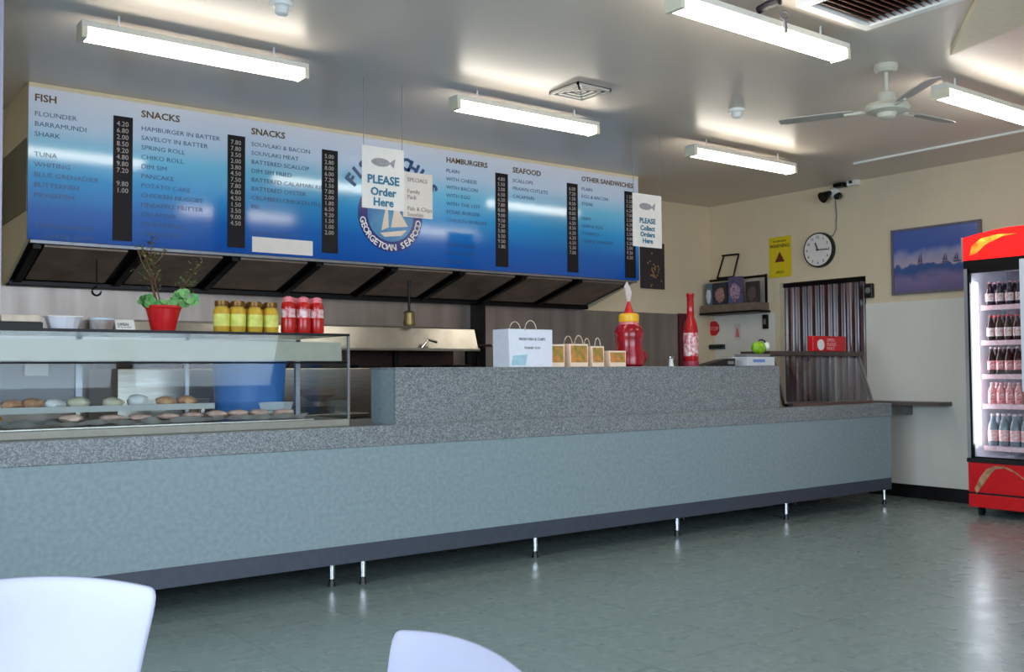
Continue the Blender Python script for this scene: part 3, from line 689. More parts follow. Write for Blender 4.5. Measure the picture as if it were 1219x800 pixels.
# ------------------------------------------------------------------ goods on the raised block
zb = BZ+.001
def bag(name, label, cat, x0, x1, y0, y1, h, mb, group, handle=True, picture=None, slip=0.0):
    t = thing(name, label, cat, ((x0+x1)/2, (y0+y1)/2, zb), group)
    bm = NB(); k = .006
    prism(bm, [(x0+k, y0+k, zb), (x1-k, y0+k, zb), (x1-k, y1-k, zb), (x0+k, y1-k, zb)], (0, 0, .001))
    v0 = [(x0+k, y0+k), (x1-k, y0+k), (x1-k, y1-k), (x0+k, y1-k)]; v1 = [(x0, y0+.012), (x1, y0+.012), (x1, y1-.012), (x0, y1-.012)]
    A = [bm.verts.new((x, y, zb+.001)) for x, y in v0]; B = [bm.verts.new((x, y, zb+h)) for x, y in v1]
    for i in range(4): bm.faces.new((A[i], A[(i+1) % 4], B[(i+1) % 4], B[i]))
    C_ = [bm.verts.new((x, y, zb+h*.85)) for x, y in v1]
    for i in range(4): bm.faces.new((B[i], B[(i+1) % 4], C_[(i+1) % 4], C_[i]))
    bm.faces.new(C_)
    obj('bag_body', bm, mb, t)
    if handle:
        cx = (x0+x1)/2; w_ = min(.10, (x1-x0)*.45)
        for yy in (y0+.012, y1-.012):
            obj('handle', tube(NB(), [(cx+w_*.5*math.cos(a), yy, zb+h-.01+.07*math.sin(a)) for a in [k*PI/10 for k in range(11)]], .0035, 6), mat('twisted_paper_cord', (205, 190, 165), .7, noise=.1), t)
    if picture:
        obj('printed_picture', prism(NB(), [(x0+.012, y0+k+.0005, zb+.03), (x1-.012, y0+k+.0005, zb+.03), (x1-.012, y0+.0115, zb+h-.012), (x0+.012, y0+.0115, zb+h-.012)], (0, -.0015, 0)), picture, t)
    return t
M_whiteb = mat('white_kraft', (232, 234, 244), .55, noise=.02)
wb = bag('paper_bag', 'large white paper carry bag with twisted handles on the raised counter box', 'bag', 3.95, 4.33, 5.27, 5.47, .255, M_whiteb, None)
bm = NB()
for i, (l, s) in enumerate((('FRESH FISH & CHIPS', .026), ('THANK YOU', .024))):
    join(bm, text_bm(l, s, align='CENTER'), Matrix.Translation((4.15, 5.277, zb+.20-.06*i)))
obj('bag_lettering', bm, M_grey, wb)
obj('printed_patch', prism(NB(), [(3.97, 5.2765, zb+.01), (4.09, 5.2765, zb+.01), (4.11, 5.278, zb+.085), (3.985, 5.278, zb+.075)], (0, -.001, 0)), mat('pale_blue_print', (170, 205, 220), .5, noise=.1, nscale=50), wb)
M_peach = mat('peach_card', (250, 222, 196), .5, noise=.03)
M_pic = mat('burger_print', (222, 140, 74), .5, nscale=26, rgb2=(134, 132, 60))
for i, (px0, px1, h_, lb, hd) in enumerate(((653, 674, .17, 'leftmost small printed food box, beside the white bag', False), (677, 702, .175, 'second small printed food box from the white bag, with handle', True),
                                        (703, 721, .16, 'third small printed food box from the white bag', True), (724, 747, .125, 'low printed food box beside the tall red bottle', False))):
    x0 = at(px0, 436, 5.3)[0]+.012; x1 = at(px1, 436, 5.3)[0]
    bag('food_box', lb, 'box', x0+.006, x1-.004, 5.30, 5.44, h_*.92, M_peach, 'printed food boxes on the raised counter', hd, M_pic)

def bottle_thing(label, x, y, z, s=1.0):
    t = thing('squeeze_bottle', label, 'bottle', (x, y, z))
    bm = NB(); lathe(bm, [(r*s, q*s) for r, q in ((.075, 0), (.088, .012), (.090, .06), (.078, .11), (.082, .17), (.086, .20), (.075, .235), (.058, .25))], (x, y, z), 32); obj('bottle_body', bm, M_dred, t, smooth=True)
    bm = NB(); lathe(bm, [(r*s, q*s) for r, q in ((.060, .248), (.060, .262), (.055, .264))], (x, y, z), 32); obj('neck_band', bm, mat('pink_band', (226, 120, 120), .3, noise=.05), t, smooth=True)
    bm = NB(); lathe(bm, [(r*s, q*s) for r, q in ((.058, .264), (.060, .27), (.060, .305), (.045, .315))], (x, y, z), 32); obj('collar', bm, M_yellow, t, smooth=True)
    bm = NB(); lathe(bm, [(r*s, q*s) for r, q in ((.030, .312), (.024, .335), (.012, .37), (.008, .385))], (x, y, z), 24); obj('nozzle', bm, M_red, t, smooth=True)
    return t
x = at(747, 436, 5.42)[0]
sqb = bottle_thing('large novelty red sauce bottle with yellow collar beside the food boxes', x, 5.40, zb, 1.27)
bm = NB(); blob(bm, (x+.105, 5.37, zb+.075), .04, .04, .055, 0, 2); obj('side_spout', bm, M_dred, sqb, smooth=True)
bm = NB(); prism(bm, [(x-.035, 5.40, zb+.60), (x-.01, 5.40, zb+.64), (x+.035, 5.40, zb+.56), (x+.025, 5.40, zb+.52), (x+.006, 5.40, zb+.485), (x-.006, 5.40, zb+.485), (x-.02, 5.40, zb+.54)], (0, .012, 0)); obj('white_plume', bm, mat('plume_white', (226, 208, 204), .5, noise=.08, nscale=40), sqb, label='white paper plume')

x = at(825, 436, 5.40)[0]
tb = thing('tall_red_bottle', 'tall thin-necked red bottle with white lettering near the back shelf', 'bottle', (x, 5.42, zb))
bm = NB(); lathe(bm, [(.060, 0), (.062, .012), (.062, .04)], (x, 5.42, zb), 24); obj('stand', bm, mat('rose_base', (150, 40, 60), .4, noise=.05), tb, smooth=True)
bm = NB(); lathe(bm, [(.054, .04), (.058, .05), (.058, .28), (.048, .34), (.030, .39), (.027, .55), (.031, .555), (.031, .58), (.02, .585)], (x, 5.42, zb), 24); obj('glass_body', bm, mat('red_glass', (176, 26, 30), .15, noise=.1), tb, smooth=True)
bm = NB(); lathe(bm, [(.0588, .08), (.0588, .265)], (x, 5.42, zb), 24); obj('bottle_label', bm, mat('red_white_label', (196, 40, 50), .3, nscale=45, rgb2=(235, 215, 215)), tb, smooth=True)
x = at(799, 436, 5.35)[0]
sl = thing('salt_shaker', 'small white shaker on the raised counter left of the tall red bottle', 'shaker', (x, 5.35, zb))
bm = NB(); lathe(bm, [(.020, 0), (.016, .03), (.014, .055), (.018, .06)], (x, 5.35, zb), 16); obj('shaker_body', bm, M_white, sl, smooth=True)
bm = NB(); lathe(bm, [(.022, .06), (.024, .064), (.016, .078)], (x, 5.35, zb), 16); obj('cap', bm, M_chrome, sl, smooth=True)
# till / white box and black terminal
a = at(880, 436, 5.42)[0]; b = at(922, 436, 5.35)[0]
tl = thing('cash_register', 'white and grey cash register at the right end of the raised counter', 'cash register', ((a+b)/2, 5.42, zb))
obj('till_body', box(NB(), a, b-.02, 5.33, 5.51, zb, zb+.075, .005), mat('till_white', (206, 208, 212), .4, noise=.03), tl)
obj('key_panel', box(NB(), a+.02, b-.04, 5.36, 5.49, zb+.075, zb+.10, .005), M_grey, tl)
obj('blue_label', box(NB(), a+.07, a+.22, 5.328, 5.331, zb+.03, zb+.055), mat('blue_label', (110, 140, 205), .4), tl)
x0 = at(838, 436, 5.35)[0]; x1 = at(877, 436, 5.35)[0]
pd = thing('black_handset', 'low black wedge-shaped handset left of the cash register', 'handset', ((x0+x1)/2, 5.4, zb))
bm = NB(); prism(bm, [(x0, 5.34, zb), (x1-.03, 5.34, zb), (x1-.03, 5.34, zb+.062), (x1-.14, 5.34, zb+.055), (x0+.06, 5.34, zb+.02)], (0, .10, 0)); obj('handset_body', bm, M_black, pd)
obj('keys', box(NB(), x1-.12, x1-.05, 5.337, 5.341, zb+.015, zb+.04), M_grey, pd)
x = at(905, 410, 5.42)[0]
gb = thing('green_pot', 'lime green round pot with black and white trim on the cash register', 'pot', (x, 5.43, zb+.101))
bm = NB(); blob(bm, (x-.01, 5.43, zb+.155), .078, .05, .055, 0, 3); obj('round_body', bm, mat('lime_green', (160, 205, 30), .4, nscale=25, rgb2=(90, 150, 30)), gb, smooth=True)
obj('handle', tube(NB(), [(x+.03+.065*math.cos(a), 5.43, zb+.165+.058*math.sin(a)) for a in [-.6+k*PI/9 for k in range(10)]], .007), M_black, gb)
bm = NB(); blob(bm, (x+.062, 5.40, zb+.17), .03, .024, .034, 0, 2); obj('white_knob', bm, M_white, gb, smooth=True)

# sneeze guard warmer at right end of counter
sg = thing('sneeze_guard', 'slanted glass serving guard with steel shelf at the counter right end', 'sneeze guard', (7.5, 5.4, .93))
SX0, SX1 = 6.90, 8.20
zg = 1.385
pt = lambda X: [(X, 5.30, .932), (X, 5.335, .932), (X, 5.475, zg-.02), (X, 5.44, zg-.02)]
obj('frame_post', prism(NB(), pt(SX0), (.03, 0, 0)), M_steelh, sg); obj('frame_post', prism(NB(), pt(SX1-.02), (.02, 0, 0)), M_steelh, sg)
obj('front_pane', prism(NB(), [(SX0+.03, 5.312, .95), (SX0+.03, 5.318, .95), (SX0+.03, 5.458, zg-.02), (SX0+.03, 5.452, zg-.02)], (SX1-SX0-.05, 0, 0)), glass('guard_glass', (.93, .93, .95), .05), sg)
obj('base_rail', box(NB(), SX0+.03, SX1-.01, 5.295, 5.335, .931, .952, .003), mat('brown_rail', (112, 84, 80), .4, .3, noise=.1), sg)
obj('top_shelf', box(NB(), SX0-.04, SX1+.01, 5.42, 5.75, zg-.02, zg+.02, .004), mat('brown_steel_shelf', (108, 92, 88), .35, .7, noise=.1), sg)
obj('rear_post', box(NB(), SX0, SX0+.03, 5.70, 5.73, .931, zg-.02), M_steelh, sg); obj('rear_post', box(NB(), SX1-.03, SX1, 5.70, 5.73, .931, zg-.02), M_steelh, sg)
obj('end_glass', prism(NB(), [(SX0+.008, 5.34, .95), (SX0+.008, 5.70, .95), (SX0+.008, 5.70, zg-.02), (SX0+.008, 5.47, zg-.02)], (.005, 0, 0)), M_glass, sg)
obj('foot', box(NB(), SX0-.02, SX0+.05, 5.26, 5.30, .931, .955, .004), M_black, sg)
a = at(966, 417, 5.46)[0]; b = at(1005, 417, 5.46)[0]
rs = thing('red_counter_sign', 'red box sign with a white disc on the serving guard shelf', 'sign', ((a+b)/2, 5.47, zg+.021))
obj('sign_box', box(NB(), a, b, 5.44, 5.50, zg+.021, zg+.16, .006), M_red, rs)
bm = NB(); frustum(bm, (a+.11, 5.4405, zg+.08), (a+.11, 5.436, zg+.08), .05, seg=24); obj('white_disc', bm, M_wtext, rs)
bm = text_bm(['OPEN', 'PLEASE', 'WAIT'], .045, .85); moved(bm, (a+.20, 5.438, zg+.145)); obj('lettering', bm, mat('pale_pink_lettering', (240, 170, 170), .5), rs)

# ------------------------------------------------------------------ right wall things
def onwall(x, y, X=XR):
    d = Vector(((x-IW/2)/FPX, -(y-IH/2)/FPX, 1)); v = _r2*d.x+_u2*d.y+_f; t = X/v.x
    return v.y*t, CH+v.z*t
def wall_text(lines, size, y, z, X, m, parent, align='LEFT', name='lettering', sp=1.0):
    bm = text_bm(lines, size, sp, align); moved(bm, (X, y, z), rz=-PI/2); return obj(name, bm, m, parent)
# clock
cy_, cz_ = 6.32, 2.50
ck = thing('wall_clock', 'round white wall clock with a black rim', 'clock', (XR, cy_, cz_))
frustum_b = frustum(NB(), (XR-.001, cy_, cz_), (XR-.045, cy_, cz_), .187, .182, 40); obj('clock_case', frustum_b, M_black, ck, smooth=True)
obj('dial', frustum(NB(), (XR-.045, cy_, cz_), (XR-.047, cy_, cz_), .168, seg=40), M_paper, ck)
bm = NB()
for k in range(12):
    a = k*PI/6; c = Vector((XR-.049, cy_-.135*math.sin(a), cz_+.135*math.cos(a)))
    join(bm, moved(text_bm(str(12 if k == 0 else k), .042, align='CENTER'), (0, 0, .018), rz=-PI/2), Matrix.Translation(c))
obj('numerals', bm, M_ink, ck)
bm = NB(); tube(bm, [(XR-.052, cy_+.02, cz_), (XR-.052, cy_-.125, cz_-.004)], .0055); obj('minute_hand', bm, M_ink, ck)
bm = NB(); tube(bm, [(XR-.055, cy_-.005, cz_-.01), (XR-.055, cy_+.025, cz_+.075)], .007); obj('hour_hand', bm, M_ink, ck)
# camera + cable + junction
cc = thing('security_camera', 'small dark dome-like security camera near the ceiling above the clock', 'camera', (XR, 6.14, 3.0))
y_, z_ = onwall(994, 234)
bm = NB(); frustum(bm, (XR-.001, y_, z_+.05), (XR-.05, y_, z_+.03), .05, .04, 20); obj('mount', bm, M_white, cc, smooth=True)
bm = NB(); frustum(bm, (XR-.05, y_+.02, z_+.04), (XR-.15, y_+.05, z_-.02), .022, .06, 20); obj('camera_hood', bm, M_filterf, cc, smooth=True)
bm = NB(); frustum(bm, (XR-.06, y_-.09, z_-.01), (XR-.12, y_-.10, z_-.03), .035, .03, 18); obj('lens_body', bm, M_black, cc, smooth=True)
cbm = NB(); tube(cbm, [(XR-.008, y_-.01, z_-.04), (XR-.008, y_-.02, z_-.2), (XR-.008, y_-.01, z_-.35), (XR-.008, y_+.03, z_-.41), (XR-.012, cy_-.13, cz_+.135)], .006)
tag(obj('clock_cable', cbm, M_grey, smooth=True), 'thin grey cable running down the wall to the clock', 'cable')
y2, z2 = onwall(1018, 216)
jb = thing('ceiling_sensor', 'white sensor box where the right wall meets the ceiling', 'sensor', (XR, y2, z2))
obj('housing', box(NB(), XR-.08, XR-.001, y2-.07, y2+.05, z2-.05, z2+.05, .008), M_white, jb)
obj('dark_eye', box(NB(), XR-.10, XR-.08, y2-.02, y2+.01, z2-.03, z2-.005, .003), M_black, jb)
obj('dark_side', box(NB(), XR-.10, XR-.001, y2+.08, y2+.2, z2-.045, z2-.005, .01), M_filterf, jb)
# yellow sign
ys = thing('yellow_notice', 'yellow warning notice on the wall left of the clock', 'sign', (XR, 6.84, 2.24))
obj('sheet', box(NB(), XR-.006, XR-.001, 6.69, 6.985, 2.255, 2.70), mat('notice_yellow', (226, 200, 24), .5, noise=.03), ys)
wall_text('NO SMOKING', .028, 6.84, 2.665, XR-.008, M_gold, ys, 'CENTER')
wall_text('WARNING', .055, 6.84, 2.625, XR-.008, M_ink, ys, 'CENTER')
bm = NB(); prism(bm, [(XR-.008, 6.84+.075*math.sin(a), 2.46+.075*math.cos(a)) for a in (0, 2*PI/3, 4*PI/3)], (-.001, 0, 0)); obj('warning_triangle', bm, mat('brown_red_ink', (110, 40, 36), .5), ys)
wall_text('AREA', .045, 6.84, 2.33, XR-.008, M_gold, ys, 'CENTER')
# painting
pa = thing('framed_picture', 'framed seascape print with small sailing boats on the right wall', 'picture', (XR, 5.03, 1.965))
obj('canvas', box(NB(), XR-.02, XR-.004, 4.60, 5.465, 1.985, 2.59), 'sea', pa)
bm = NB()
for y0, y1, z0, z1 in ((4.58, 5.486, 1.965, 1.99), (4.58, 5.486, 2.585, 2.606), (4.58, 4.605, 1.99, 2.585), (5.461, 5.486, 1.99, 2.585)): box(bm, XR-.03, XR-.001, y0, y1, z0, z1)
obj('frame', bm, mat('grey_purple_frame', (112, 102, 112), .5, noise=.1), pa)
bm = NB()
for y, s in ((5.18, .11), (4.93, .08), (4.82, .07), (4.75, .06)):
    prism(bm, [(XR-.022, y, 2.26), (XR-.022, y-.02, 2.26), (XR-.022, y-.01, 2.26+s)], (-.0015, 0, 0)); prism(bm, [(XR-.022, y+.035, 2.255), (XR-.022, y-.04, 2.255), (XR-.022, y-.025, 2.238), (XR-.022, y+.025, 2.238)], (-.0015, 0, 0))
    prism(bm, [(XR-.022, y+.03, 2.262), (XR-.022, y+.003, 2.262), (XR-.022, y+.005, 2.262+s*.8)], (-.0015, 0, 0))
obj('boats', bm, mat('boat_ink', (88, 76, 110), .5), pa)
# black speaker by the door
y_, z_ = onwall(1036, 346)
al = thing('wall_switch_box', 'small black round-faced box on the wall right of the doorway', 'alarm box', (XR, y_, z_))
obj('housing', box(NB(), XR-.05, XR-.001, y_-.05, y_+.045, z_-.075, z_+.07, .01), M_black, al)
obj('round_face', frustum(NB(), (XR-.05, y_-.005, z_), (XR-.056, y_-.005, z_), .032, .028, 20), M_grey, al, smooth=True)
y_, z_ = onwall(913, 383)
bx = thing('wall_intercom', 'small dark box on the wall left of the doorway under the shelf', 'intercom', (XR, y_, z_))
obj('housing', box(NB(), XR-.04, XR-.001, y_-.03, y_+.035, z_-.08, z_+.08, .008), M_filterf, bx); obj('button', box(NB(), XR-.044, XR-.04, y_-.015, y_+.015, z_-.03, z_+.03), M_grey, bx)
# shelf with pictures
WS = thing('wall_shelf', 'dark wall shelf with open frame left of the yellow notice', 'shelf', (XR-.1, 7.4, 1.88))
obj('shelf_board', box(NB(), 8.60, XR-.001, 6.98, 7.80, 1.875, 1.90, .003), M_filterf, WS)
obj('shelf_ledge', box(NB(), 8.62, XR-.001, 7.0, 7.80, 1.90, 1.985), mat('brown_grey_ledge', (116, 100, 88), .5, noise=.15), WS)
bm = NB(); box(bm, 8.78, 8.80, 7.0, 7.80, 2.27, 2.295); box(bm, 8.78, 8.80, 6.98, 7.0, 1.985, 2.30); box(bm, 8.78, 8.80, 7.78, 7.80, 1.985, 2.24)
obj('top_rail', bm, M_filterf, WS)
obj('back_board', box(NB(), XR-.02, XR-.002, 7.0, 7.78, 1.985, 2.26), mat('pale_board', (200, 194, 186), .6, noise=.05), WS)
def pack(label, y0, y1, z1, m1, m2, X=8.66):
    t = thing('picture_card', label, 'card', (X, (y0+y1)/2, 1.986), 'picture cards on the wall shelf')
    obj('card', box(NB(), X, X+.03, y0, y1, 1.986, z1, .003), m1, t)
    c = (y0+y1)/2; bm = NB(); blob(bm, (X-.001, c, 1.986+(z1-1.986)*.42), .003, (y1-y0)*.36, (z1-1.986)*.33, .15, 2); obj('printed_face', bm, m2, t)
M_fc = mat('faded_peach_print', (190, 140, 120), .5, nscale=40, rgb2=(120, 90, 100))
pack('blue-grey picture card at the left end of the wall shelf', 7.66, 7.76, 2.24, mat('bluegrey_card', (80, 104, 116), .4, noise=.1), M_tub)
pack('dark picture card with an orange face second from the left on the wall shelf', 7.44, 7.64, 2.24, mat('dark_card', (42, 40, 52), .4, noise=.2), M_fc)
pack('blue picture card with a pale figure in the middle of the wall shelf', 7.22, 7.42, 2.29, mat('blue_card', (66, 96, 146), .4, nscale=20, rgb2=(110, 60, 66)), mat('pale_lilac_print', (190, 170, 190), .5, nscale=30, rgb2=(120, 70, 110)))
pack('dark brown square picture card at the right end of the wall shelf', 6.99, 7.17, 2.22, mat('dark_brown_card', (64, 54, 56), .4, nscale=10, rgb2=(46, 40, 46)), mat('brown_print', (92, 76, 74), .5))
ff = thing('empty_frame', 'empty dark picture frame leaning on top of the wall shelf', 'frame', (8.76, 7.55, 2.296))
bm = NB(); X = 8.775
for q in (((7.68, 2.297), (7.60, 2.56)), ((7.44, 2.297), (7.38, 2.56)), ((7.60, 2.56), (7.38, 2.56)), ((7.68, 2.305), (7.44, 2.305))):
    tube(bm, [(X, q[0][0], q[0][1]), (X+.03 if q[1][1] > 2.4 else X, q[1][0], q[1][1])], .011, 6)
obj('frame_bars', bm, M_filterf, ff)
# white panel w/ stickers
XW = XR-.011
y_, z_ = onwall(850, 391, XW)
st_ = thing('wall_sticker', 'red octagonal sticker on the white wall lining under the shelf', 'sticker', (XW, y_, z_))
obj('backing', prism(NB(), [(XW, y_+.088*math.cos(a), z_+.09*math.sin(a)) for a in [PI/8+k*PI/4 for k in range(8)]], (-.003, 0, 0)), M_red, st_)
wall_text('STOP', .06, y_, z_+.025, XW-.004, mat('pale_pink_lettering', (240, 170, 170), .5), st_, 'CENTER')
y_, z_ = onwall(878, 395, XW)
st_ = thing('wall_sticker', 'faint pink sticker with a figure on the white wall lining', 'sticker', (XW, y_, z_))
bm = NB(); prism(bm, [(XW, y_-.05, z_-.09), (XW, y_+.05, z_-.09), (XW, y_+.05, z_+.09), (XW, y_-.05, z_+.09)], (-.002, 0, 0)); obj('backing', bm, mat('pale_sticker', (222, 206, 200), .5, noise=.03), st_)
bm = NB(); prism(bm, [(XW-.002, y_-.03, z_-.06), (XW-.002, y_+.03, z_-.06), (XW-.002, y_+.012, z_+.04), (XW-.002, y_-.012, z_+.04)], (-.002, 0, 0)); obj('pink_figure', bm, mat('pink_sticker', (214, 120, 120), .5, noise=.1), st_)
y_, z_ = onwall(851, 413, XW)
kr = thing('knife_rack', 'dark magnetic knife rack on the wall under the red sticker', 'knife rack', (XR, y_, z_))
obj('bar', box(NB(), XW-.03, XW-.001, y_-.16, y_+.10, z_-.028, z_+.028, .004), mat('dark_green_strip', (34, 52, 48), .4), kr)
obj('inlay', box(NB(), XW-.033, XW-.03, y_-.14, y_+.08, z_-.008, z_+.008), M_filterf, kr)
# notice board on back wall
nb = thing('dark_noticeboard', 'dark square noticeboard on the back wall right of the menu board', 'noticeboard', (7.89, YB, 2.155))
obj('board', box(NB(), 7.70, 8.07, YB-.02, YB-.001, 2.155, 2.67, .003), mat('dark_board', (58, 50, 56), .5, noise=.1), nb)
bm = NB()
for i in range(26): blob(bm, (7.91+random.gauss(0, .06), YB-.021, 2.36+random.gauss(0, .07)), .012, .003, .012, 0, 1)
obj('gold_motif', bm, mat('gold_specks', (176, 140, 80), .5, noise=.2), nb)

# ------------------------------------------------------------------ drinks fridge
FX, FY1, FY0, FD = 8.15, 4.385, 3.50, .68
fr = thing('drinks_fridge', 'tall red glass-door drinks fridge against the right wall', 'fridge', (8.5, 3.95, 0))
M_silver = mat('silver_edge', (170, 168, 172), .3, .6, noise=.03)
M_inner = mat('fridge_white_lining', (238, 232, 240), .5, noise=.01)
bm = NB(); box(bm, FX+.02, FX+FD, FY1-.03, FY1, .08, 2.35); box(bm, FX+.02, FX+FD, FY0, FY0+.03, .08, 2.35); box(bm, FX+FD-.03, FX+FD, FY0, FY1, .08, 2.35); box(bm, FX+.02, FX+FD, FY0, FY1, 2.32, 2.35); box(bm, FX+.02, FX+FD, FY0, FY1, .08, .11)
obj('cabinet', bm, M_silver, fr)
bm = NB(); box(bm, FX+.06, FX+FD-.03, FY1-.045, FY1-.03, .47, 2.1); box(bm, FX+.06, FX+FD-.03, FY0+.03, FY0+.045, .47, 2.1); box(bm, FX+.06, FX+FD-.03, FY0+.03, FY1-.03, .45, .47); box(bm, FX+.06, FX+FD-.03, FY0+.03, FY1-.03, 2.10, 2.12)
obj('liner', bm, M_inner, fr)
obj('back_panel', box(NB(), FX+FD-.05, FX+FD-.03, FY0+.045, FY1-.045, .47, 2.1), mat('grey_fridge_back', (120, 108, 120), .5, noise=.1), fr)
# header light box, slightly arched top
bm = NB(); N = 10
ys_ = [FY1-(FY1-FY0)*k/N for k in range(N+1)]
top = [(FX-.015, y, 2.355+.05*math.sin(PI*k/N)) for k, y in enumerate(ys_)]
prism(bm, [(FX-.015, FY1, 2.16)]+top+[(FX-.015, FY0, 2.16)], (.05, 0, 0))
hd = obj('header_lightbox', bm, mat('lit_red_header', (255, 16, 14), .4, noise=.02, emit=.85), fr, label='backlit red header')
bm = NB(); prism(bm, [(FX-.016, FY1-.06, 2.20), (FX-.016, FY1-.12, 2.215), (FX-.016, FY1-.20, 2.28), (FX-.016, FY1-.34, 2.335), (FX-.016, FY1-.46, 2.345), (FX-.016, FY1-.30, 2.355), (FX-.016, FY1-.16, 2.335), (FX-.016, FY1-.08, 2.28)], (-.002, 0, 0))
obj('flame_swoosh', bm, mat('lit_orange_swoosh', (255, 190, 60), .4, nscale=9, rgb2=(255, 90, 20), emit=.9), hd)
obj('header_edge', box(NB(), FX-.02, FX+.03, FY1-.002, FY1+.012, 2.15, 2.36), M_silver, fr)
obj('top_band', box(NB(), FX-.01, FX+.04, FY0, FY1, 2.09, 2.16), M_filterf, fr)
obj('door_stile', box(NB(), FX-.01, FX+.02, FY0, FY0+.03, .487, 2.09), M_silver, fr)
dfm = obj('door_stile', box(NB(), FX-.01, FX+.02, FY1-.03, FY1, .487, 2.09), M_silver, fr)
bm = NB(); box(bm, FX-.008, FX+.02, FY1-.05, FY1-.03, .47, 2.09); box(bm, FX-.008, FX+.02, FY0+.03, FY1-.03, 2.05, 2.09); box(bm, FX-.008, FX+.02, FY0+.03, FY1-.03, .47, .50)
obj('door_gasket', bm, M_filterf, dfm)
obj('door_glass', box(NB(), FX, FX+.006, FY0+.03, FY1-.05, .50, 2.05), M_fglass, fr)
hy, hz = onwall(1216, 300, FX)
bm = NB(); box(bm, FX-.05, FX-.025, hy-.09, hy, 1.05, 2.13, .006); 
hh = obj('door_handle', bm, mat('white_handle', (226, 228, 240), .4, noise=.02), fr, label='long white door handle')
bm = NB()
for z in (1.07, 1.56, 2.05): box(bm, FX-.03, FX-.008, hy-.05, hy-.01, z-.02, z+.02)
obj('handle_bracket', bm, M_black, hh)
bm = NB(); box(bm, FX+.035, FX+.06, FY1-.085, FY1-.05, .60, 1.97, .004)
obj('interior_light', bm, mat('fridge_led', (240, 244, 255), .4, emit=FRIDGE), fr, label='glowing strip light')
for z in (.577, .93, 1.18, 1.465, 1.762):
    s = obj('fridge_shelf', box(NB(), FX+.08, FX+FD-.06, FY0+.05, FY1-.10, z-.012, z), mat('white_wire_shelf', (225, 220, 228), .4, noise=.02), fr)
    obj('price_rail', box(NB(), FX+.07, FX+.08, FY0+.05, FY1-.10, z-.028, z+.012), mat('pink_white_rail', (242, 214, 222), .4, nscale=30, rgb2=(235, 180, 190), emit=.0), s)
obj('lower_panel', box(NB(), FX-.01, FX+.03, FY0, FY1, .20, .455, .006), M_red, fr, label='red lower panel')
obj('black_band', box(NB(), FX-.018, FX+.03, FY0, FY1+.006, .450, .485, .003), M_black, fr)
obj('kick_grille', box(NB(), FX-.012, FX+.03, FY0, FY1, .075, .185, .006), M_red, fr, label='red kick plate')
obj('grille_gap', box(NB(), FX+.0, FX+.03, FY0+.005, FY1-.005, .18, .205), M_black, fr)
bm = NB()
pts = [(FY1-.055, .215), (FY1-.10, .30), (FY1-.16, .38), (FY1-.22, .42), (FY1-.30, .43), (FY1-.38, .40), (FY1-.47, .34)]
w0 = [.03, .045, .04, .02, .014, .014, .012]
poly = [(FX-.011, y, z+a*.5) for (y, z), a in zip(pts, w0)]+[(FX-.011, y-a*.6, z-a*.8) for (y, z), a in reversed(list(zip(pts, w0)))]
prism(bm, poly, (-.003, 0, 0)); obj('swirl_emblem', bm, mat('tan_emblem', (190, 150, 112), .5, nscale=20, rgb2=(150, 100, 70)), fr, label='tan swirl emblem')
for y in (FY1-.07, FY0+.07):
    for x in (FX+.07, FX+FD-.08):
        obj('castor', frustum(NB(), (x, y-.015, .038), (x, y+.015, .038), .038, seg=18), M_black, fr, smooth=True)
        bm = NB(); box(bm, x-.02, x+.02, y-.02, y+.02, .06, .082); obj('castor_plate', bm, M_black, fr)
def drink(kind, body, lab, cap, H, R_):
    t = thing('drink_bottle', 'x', 'bottle', (0, 0, 0))
    bm = NB(); lathe(bm, [(R_*.9, 0), (R_, .01), (R_, H*.52), (R_*.92, H*.62), (R_*.45, H*.84), (R_*.36, H*.9), (R_*.36, H*.94)], seg=16); obj('bottle_body', bm, body, t, smooth=True, local=True)
    bm = NB(); lathe(bm, [(R_*1.02, H*.16), (R_*1.02, H*.50)], seg=16); obj('wrap_label', bm, lab, t, smooth=True, local=True)
    bm = NB(); lathe(bm, [(R_*.42, H*.93), (R_*.42, H*.995), (R_*.3, H)], seg=12); obj('cap', bm, cap, t, smooth=True, local=True)
    return t
M_cola = mat('dark_cola', (48, 14, 16), .12, noise=.1); M_redl = mat('red_drink_label', (200, 60, 62), .35, nscale=60, rgb2=(235, 200, 200))
M_pinkl = mat('pink_drink_label', (226, 130, 132), .35, nscale=60, rgb2=(240, 215, 215)); M_wlab = mat('white_drink_label', (228, 222, 224), .35, nscale=60, rgb2=(190, 120, 110))
M_green = mat('green_drink', (84, 96, 70), .15, noise=.2); M_clear = mat('grey_clear_drink', (120, 128, 136), .12, noise=.1)
specs = [(.589, 'bottom', (M_clear, M_pinkl, M_wlab), .27, .041, .092), (.942, 'second lowest', (M_redl, M_redl, M_pinkl), .18, .034, .074), (1.192, 'middle', (M_cola, M_redl, M_wlab), .23, .034, .074),
         (1.477, 'second highest', (M_cola, M_wlab, M_red), .215, .033, .074), (1.774, 'top', (M_cola, M_wlab, M_redl), .20, .036, .084)]
for z, nm, mats, H, R_, dy in specs:
    proto = drink(nm, *mats, H, R_); first = True; y = FY1-.155
    lab = '%s-labelled drink bottle, one of the front row on the %s fridge shelf' % ({'bottom': 'pink', 'second lowest': 'short red', 'middle': 'red', 'second highest': 'white', 'top': 'pale'}[nm], nm)
    grp = 'drink bottles in the front row of the %s fridge shelf' % nm
    while y > 3.72:
        for rw in (0, 1):
            X = FX+.125+rw*(R_*2+.012)
            L = lab if rw == 0 else lab.replace('front row', 'second row'); G = grp if rw == 0 else grp.replace('front row', 'second row')
            if first: proto.location = (X, y, z+.0005); proto['label'] = L; proto['group'] = G; first = False
            else: dup(proto, (X, y, z+.0005), 0, L, G)
        y -= dy

